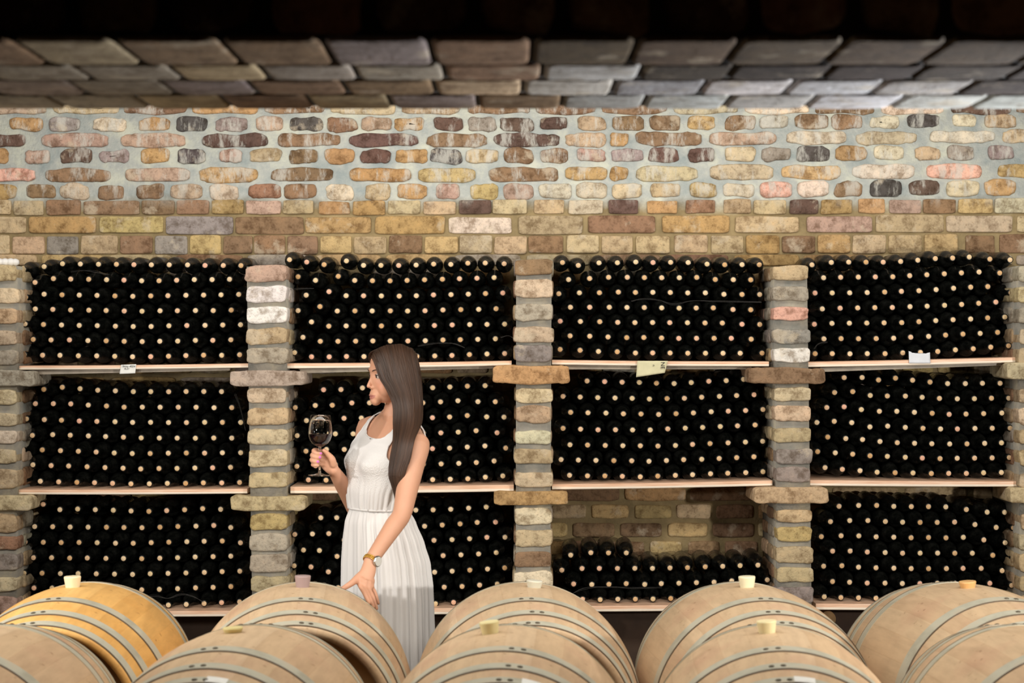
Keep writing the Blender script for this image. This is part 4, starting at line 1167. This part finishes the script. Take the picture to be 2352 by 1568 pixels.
# straps over the shoulder
for s in (-1, 1):
    f = [TB(s * lerp(.082, .096, j / 4), torso_front(s * lerp(.082, .096, j / 4), ZTOP, .0095), ZTOP) for j in range(5)]
    bk = [TB(s * lerp(.082, .096, j / 4), torso_front(s * lerp(.082, .096, j / 4), ZTOP, .0095, True), ZTOP) for j in range(5)]
    rows = [[p.lerp(q, t) + up * (.012 * sin(pi * t)) for p, q in zip(f, bk)] for t in [k / 8 for k in range(9)]]
    grid(rows, False)
me = bpy.data.meshes.new('dress'); me.from_pydata(dress_v, [], dress_f)
def dress_material():
    m, nt, b = mat('white_crepe')
    v = coord(nt); n = noise_n(nt, v, 420, 3); n2 = noise_n(nt, v, 60, 8, .7)
    b.inputs['Base Color'].default_value = (*s2l((214, 212, 210)), 1); b.inputs['Roughness'].default_value = .85
    b.inputs['Specular IOR Level'].default_value = .2
    # embroidered lace over the bust
    sx = N(nt, 'ShaderNodeSeparateXYZ'); nt.links.new(v, sx.inputs[0])
    mr = N(nt, 'ShaderNodeMapRange'); nt.links.new(sx.outputs['Z'], mr.inputs['Value'])
    mr.inputs['From Min'].default_value = 1.14; mr.inputs['From Max'].default_value = 1.22
    mr2 = N(nt, 'ShaderNodeMapRange'); nt.links.new(sx.outputs['Z'], mr2.inputs['Value'])
    mr2.inputs['From Min'].default_value = 1.34; mr2.inputs['From Max'].default_value = 1.28
    mu = N(nt, 'ShaderNodeMath', operation='MULTIPLY'); nt.links.new(mr.outputs[0], mu.inputs[0]); nt.links.new(mr2.outputs[0], mu.inputs[1])
    vo = N(nt, 'ShaderNodeTexVoronoi', Scale=230.0); nt.links.new(v, vo.inputs['Vector'])
    m2 = N(nt, 'ShaderNodeMath', operation='MULTIPLY'); nt.links.new(mu.outputs[0], m2.inputs[0]); nt.links.new(vo.outputs['Distance'], m2.inputs[1])
    m3 = N(nt, 'ShaderNodeMath', operation='MULTIPLY_ADD'); nt.links.new(n, m3.inputs[0]); m3.inputs[1].default_value = .12; nt.links.new(m2.outputs[0], m3.inputs[2])
    bump(nt, b, m3.outputs[0], .5, .003)
    return m
M_DRESS = dress_material()
dr = child('dress', me, M_DRESS)
sm = dr.modifiers.new('s', 'SOLIDIFY'); sm.thickness = .0015
# waist seam and bindings
B = MB()
wr = []
for i in range(97):
    an = 2 * pi * i / 96; u, v = torso_pt(an, 1.118, .0115); wr.append(TB(u, v, 1.118))
B.tube(wr, [.0035] * len(wr), 8, sub=1)
o = obj('waist_seam', B.mesh('waist_seam'), M_DRESS, dr, True); localize(o, PB)
B = MB()
for e in edge_pts: B.tube(e, [.0028] * len(e), 8, sub=1)
o = obj('binding', B.mesh('binding'), M_DRESS, dr, True); localize(o, PB)

# ---- hair
rh = random.Random(11)
HV, HF, HC = [], [], []
def strand(pts, r0, tone, seg=5, sub=4):
    B = MB()
    n = len(pts)
    B.tube(pts, [r0 * (.7 if k == 0 else 1.0 if k < n - 2 else (.75 if k == n - 2 else .25)) for k in range(n)], seg, sub=sub)
    k0 = len(HV); HV.extend(B.v); HF.extend([tuple(k0 + q for q in f) for f in B.f])
    c = s2l(tuple(x * tone for x in (62, 44, 33))); HC.extend([c] * len(B.v))
TABH = [ # y, x_front, x_back, d_front, d_mid, d_back
    (812, 855, 952, 6.690, 6.672, 6.75), (835, 861, 962, 6.672, 6.652, 6.765), (865, 870, 967, 6.664, 6.640, 6.775), (895, 888, 969, 6.655, 6.636, 6.765), (930, 902, 971, 6.650, 6.632, 6.745),
    (970, 903, 968, 6.635, 6.600, 6.66), (1010, 902, 951, 6.585, 6.545, 6.548), (1050, 897, 943, 6.560, 6.522, 6.530), (1090, 893, 930, 6.548, 6.518, 6.525), (1130, 904, 924, 6.552, 6.535, 6.54), (1158, 909, 917, 6.555, 6.545, 6.545)]
def start(t):
    # parting line from the forehead over the crown to the back
    return interp([(0, 852, 823, 6.700), (.08, 858, 811, 6.700), (.25, 872, 799, 6.70), (.4, 889, 793, 6.705), (.7, 922, 790.5, 6.715), (.9, 946, 801, 6.74), (1, 957, 815, 6.77)], t)
def hpoint(y, t, q):
    x0, x1, df, dm, db = interp(TABH, y)
    x = lerp(x0, x1, t)
    if t < .5: d = lerp(df, dm, sin(pi * t))
    else: d = lerp(dm, db, 1 - sqrt(max(0, 1 - ((t - .5) * 2) ** 2)))
    return W(x, y, d + q)
for k in range(1500):
    t = rh.random() ** .8; q = rh.random() ** 2 * .020
    end = rh.uniform(1085, 1160) - 60 * abs(t - .35) * rh.random()
    st = start(t); st = W(st[0] + rh.uniform(-2, 2), st[1] + rh.uniform(-1, 2), st[2] + q * .6)
    pts = [st]
    # short lift point just below the parting
    h = hpoint(824, t, q); pts.append(st.lerp(h, .5) + Vector((0, -.006, .003)) * (1 if t > .1 else .6))
    tt = t; wv = rh.uniform(0, 6.28); am = rh.uniform(.2, 1)
    for y in (840, 868, 895, 930, 970, 1010, 1050, 1090, 1125, 1160):
        if y > end: break
        tt = min(1, max(0, t + .06 * am * sin(wv * .35 + y / 26.0) * max(0, (y - 960) / 110)))
        pts.append(hpoint(y, tt, q) + Vector((rh.gauss(0, .0007), 0, 0)))
    pts.append(hpoint(end, tt, q))
    lock = .78 + .42 * (.5 + .5 * noise.noise(Vector((t * 11, q * 60, 3.3))) * 1.6)
    strand(pts, rh.uniform(.0009, .0020), lock * rh.choice((.88, .94, 1.0, 1.0, 1.06, 1.12)))
# a loose lock beside the face
for k in range(16):
    o_ = k * .6
    pts = [W(860 + o_ * .5, 816, 6.69), W(866 + o_ * .6, 832, 6.668), W(873 + o_ * .7, 856, 6.656), W(882 + o_ * .6, 876, 6.65), W(893 + o_ * .5, 893, 6.648), W(901 + o_ * .3, 912, 6.648)]
    strand(pts, .0013, rh.choice((.7, .9, 1.1)))
# locks from the parting over the far temple
for k in range(170):
    a = rh.random(); e = rh.random() * .004
    pts = [TH((.012 + rh.uniform(-.006, .006), lerp(.064, .02, a), lerp(.089, .103, a) + e)), TH((-.022, lerp(.072, .03, a) + e, lerp(.080, .098, a))), TH((-.048, lerp(.064, .03, a) + e, lerp(.056, .078, a))),
           TH((-.068, lerp(.046, .02, a), lerp(.018, .03, a))), TH((-.076, lerp(.026, .0, a), -.03)), TH((-.074, lerp(.010, -.02, a), -.09))]
    strand(pts, rh.uniform(.0012, .0022), rh.choice((.75, .85, .95, 1.05)))
# far-side hair falling behind the head and shoulder
for k in range(420):
    t = rh.random()
    st = TH((rh.uniform(-.02, .02), lerp(.06, -.085, t), lerp(.094, .085, t) - .03 * abs(t - .45)))
    a = lerp(-.2, -1.0, t)
    ang = lerp(.25, 1.35, t) * pi / 2 + pi / 2      # around the far side to the back
    u = -.079 * sin(ang if ang < pi else pi - .0) ; v = -.02 + .095 * cos(ang) * 1.0
    u = -.080 * cos((t - .15) * pi / 2); v = lerp(.045, -.086, t)
    p1 = TH((u * .75, v * .95, .075)); p2 = TH((u * 1.04, v, .02)); p3 = TH((u * 1.04, v - .006, -.05)); p4 = TH((u * .9, v - .014, -.12)); p5 = TH((u * .8, v - .018, -.17))
    if t < .3: p3 = TH((u * 1.05, v - .035, -.04)); p4 = TH((u * .95, v - .07, -.12)); p5 = TH((u * .8, v - .080, -.17))
    strand([st, p1, p2, p3, p4, p5], rh.uniform(.0016, .0028), rh.choice((.55, .7, .85, 1.0, 1.15)))
# scalp cap
n1, n2 = 40, 28
k0 = len(HV)
idx = {}
for j in range(n2 + 1):
    for i in range(n1):
        th = pi * j / n2; ph = 2 * pi * i / n1
        p = Vector((.0725 * sin(th) * cos(ph), -.014 + .0765 * sin(th) * sin(ph), .028 + .0775 * cos(th)))
        idx[(i, j)] = (len(HV), p); HV.append(tuple(TH(p))); HC.append(s2l((56, 41, 32)))
for j in range(n2):
    for i in range(n1):
        q = [idx[(i, j)], idx[((i + 1) % n1, j)], idx[((i + 1) % n1, j + 1)], idx[(i, j + 1)]]
        c = sum((p for _, p in q), Vector()) / 4
        if c.y < .046 + .35 * (c.z - .02) and c.z > -.06:
            HF.append(tuple(a for a, _ in q))
me = bpy.data.meshes.new('hair'); me.from_pydata(HV, [], HF)
at = me.color_attributes.new('Col', 'FLOAT_COLOR', 'POINT'); fl = []
for c in HC: fl += [*c, 1]
at.data.foreach_set('color', fl)
m, nt, b = mat('brown_hair'); a = N(nt, 'ShaderNodeAttribute'); a.attribute_name = 'Col'
nt.links.new(a.outputs['Color'], b.inputs['Base Color']); b.inputs['Roughness'].default_value = .5; b.inputs['Specular IOR Level'].default_value = .35
child('hair', me, m)

# ---- watch
dirw = (WL - EL).normalized()
wc = EL.lerp(WL, .97)
s1 = (Vector((1, 0.3, .4)) - dirw * Vector((1, .3, .4)).dot(dirw)).normalized(); s2_ = dirw.cross(s1)
B = MB()
ringp = [wc + s1 * .0255 * cos(2 * pi * k / 26) + s2_ * .0235 * sin(2 * pi * k / 26) for k in range(26)]
M_GOLD = simple('gold', (212, 170, 84), .28, 1.0)
for k in range(26):
    p = ringp[k]; tg = (ringp[(k + 1) % 26] - p).normalized(); nn = (p - wc).normalized()
    for o_ in (-.005, 0, .005):
        B.ell((0, 0, 0), (.0036, .0022, .0024), lambda q, p=p, tg=tg, nn=nn, o_=o_: p + tg * q.x + nn * q.y + dirw * (q.z + o_), 6)
watch = child('watch', B.mesh('watch'), M_GOLD)
# dial on the outer side of the wrist
dn = (Vector((.75, -.62, -.1)) - dirw * Vector((.75, -.62, -.1)).dot(dirw)).normalized(); dt = dirw.cross(dn)
dc = wc + dn * .0275
B = MB()
def DM(q): return dc + dt * q.x + dirw * q.y + dn * q.z
B.loft([[DM(Vector((r * cos(2 * pi * i / 28), r * sin(2 * pi * i / 28), z))) for i in range(28)] for r, z in ((.0165, -.004), (.0185, -.003), (.0185, .002), (.0165, .0038))])
o = obj('watch_case', B.mesh('watch_case'), simple('silver', (200, 200, 196), .25, 1.0), watch, True); localize(o, PB)
B = MB(); B.loft([[DM(Vector((r * cos(2 * pi * i / 28), r * sin(2 * pi * i / 28), z))) for i in range(28)] for r, z in ((.0155, .0036), (.0155, .0043), (.002, .0044))])
o = obj('watch_dial', B.mesh('watch_dial'), simple('pearl_dial', (206, 206, 200), .3), watch, False); localize(o, PB)
# finger ring? none visible

# ---- wine glass in her far hand
GB = W(734, 1092, DG)
gl = empty('wine_glass', GB); gl.rotation_euler = (0, math.radians(1.0), 0)
tag(gl, 'tall stemmed glass half filled with red wine, held in the woman\'s raised hand', 'glass')
def lathe_obj(name, prof, m, parent, n=48, smooth=True):
    bm = bmesh.new(); rings = [[bm.verts.new((r * cos(2 * pi * i / n), r * sin(2 * pi * i / n), z)) for i in range(n)] for (z, r) in prof]
    for k in range(len(rings) - 1):
        for i in range(n): bm.faces.new((rings[k][i], rings[k][(i + 1) % n], rings[k + 1][(i + 1) % n], rings[k + 1][i]))
    bmesh.ops.remove_doubles(bm, verts=bm.verts, dist=1e-6); bmesh.ops.recalc_face_normals(bm, faces=bm.faces)
    return obj(name, bm, m, parent, smooth)
m, nt, b = mat('clear_glass'); b.inputs['Transmission Weight'].default_value = 1; b.inputs['Roughness'].default_value = 0.0; b.inputs['IOR'].default_value = 1.45
b.inputs['Base Color'].default_value = (1, 1, 1, 1)
M_CLEAR = m
outer = [(.097, .0045), (.099, .010), (.103, .018), (.110, .0275), (.120, .0345), (.134, .0395), (.146, .0405), (.160, .0396), (.180, .0368), (.2045, .0333)]
inner = [(z, r - .0011) for (z, r) in outer if r > .012]
prof = outer + [(.2050, .0328)] + inner[::-1] + [(.1012, .006), (.1008, .0005)]
lathe_obj('bowl', prof + [(.097, .0005)], M_CLEAR, gl)
lathe_obj('stem', [(.0085, .0005), (.0085, .0065), (.012, .0048), (.020, .0040), (.050, .0036), (.085, .0038), (.094, .0046), (.0975, .0048), (.0975, .0005)], M_CLEAR, gl, 24)
lathe_obj('foot', [(0, .0005), (0, .0385), (.0008, .0392), (.0018, .0385), (.004, .020), (.0085, .007), (.0085, .0005)], M_CLEAR, gl)
wine = [(.1014, .0005), (.1020, .006)] + [(z, r - .0003) for (z, r) in inner if z < .14] + [(.1405, .0385), (.1405, .0005)]
mw_, nt, b = mat('red_wine'); b.inputs['Base Color'].default_value = (.010, .001, .004, 1); b.inputs['Roughness'].default_value = .12; b.inputs['Specular IOR Level'].default_value = .12
lathe_obj('wine', wine, mw_, gl)

# ================================================================== LIGHTS
def spot(name, loc, target, energy, col, size_deg=70, blend=.5, r=.12):
    l = bpy.data.lights.new(name, 'SPOT'); l.energy = energy; l.color = col; l.spot_size = math.radians(size_deg); l.spot_blend = blend; l.shadow_soft_size = r
    o = bpy.data.objects.new(name, l); COL.objects.link(o); o.location = loc
    o.rotation_euler = (Vector(target) - Vector(loc)).to_track_quat('-Z', 'Y').to_euler(); return o
def area(name, loc, target, energy, col, sx, sy):
    l = bpy.data.lights.new(name, 'AREA'); l.energy = energy; l.color = col; l.shape = 'RECTANGLE'; l.size = sx; l.size_y = sy
    o = bpy.data.objects.new(name, l); COL.objects.link(o); o.location = loc
    o.rotation_euler = (Vector(target) - Vector(loc)).to_track_quat('-Z', 'Y').to_euler(); return o
spot('light_right', (3.4, 3.3, ZC - .25), (0.2, 8.4, 1.15), 450, (1, .95, .88), 68, .5, .07)
spot('light_left', (-3.3, 5.0, ZC - .22), (-.1, 6.9, 1.25), 165, (1, .96, .92), 80, .6, .07)
spot('light_left_far', (-2.8, 3.2, ZC + .1), (-1.0, 8.4, 1.2), 150, (1, .95, .88), 56, .6, .14)
area('light_over_racks', (0, 4.9, ZC + 1.15), (0, 6.9, .5), 112, (1, .94, .86), 6.0, .5)
area('light_wall_wash', (0, 7.6, ZC + 1.25), (0, 8.74, ZC + .45), 28, (1, .97, .92), 6.5, .3)
spot('light_soffit_right', (2.6, 4.9, ZC - .25), (1.05, 3.9, ZC + .47), 620, (.92, .95, 1), 34, .7, .05)
spot('fill_soffit_left', (-1.9, 5.6, ZC - .8), (-.75, 3.5, ZC + .47), 48, (1, .9, .78), 40, .9, .3)  # added fill standing in for bounce light, brightens the left soffit
spot('fill_beam_face', (1.6, .2, ZC + .2), (.5, 3.1, ZC + .95), 5, (1, .62, .36), 50, .9, .3)  # added weak warm fill that lifts the beam's dark face
w = bpy.data.worlds.new('world'); scene.world = w; w.use_nodes = True
w.node_tree.nodes['Background'].inputs[0].default_value = (1, .82, .6, 1); w.node_tree.nodes['Background'].inputs[1].default_value = .035

# ================================================================== CAMERA
cam = bpy.data.cameras.new('camera'); co = bpy.data.objects.new('camera', cam); COL.objects.link(co)
co.location = (0, 0, ZC); co.rotation_euler = (pi / 2, 0, 0)
cam.sensor_width = 36; cam.lens = 36 * F / 2352; cam.clip_end = 60
cam.dof.use_dof = True; cam.dof.focus_distance = 7.6; cam.dof.aperture_fstop = 4.5
scene.camera = co
scene.view_settings.view_transform = 'Standard'
scene.view_settings.exposure = 0.0
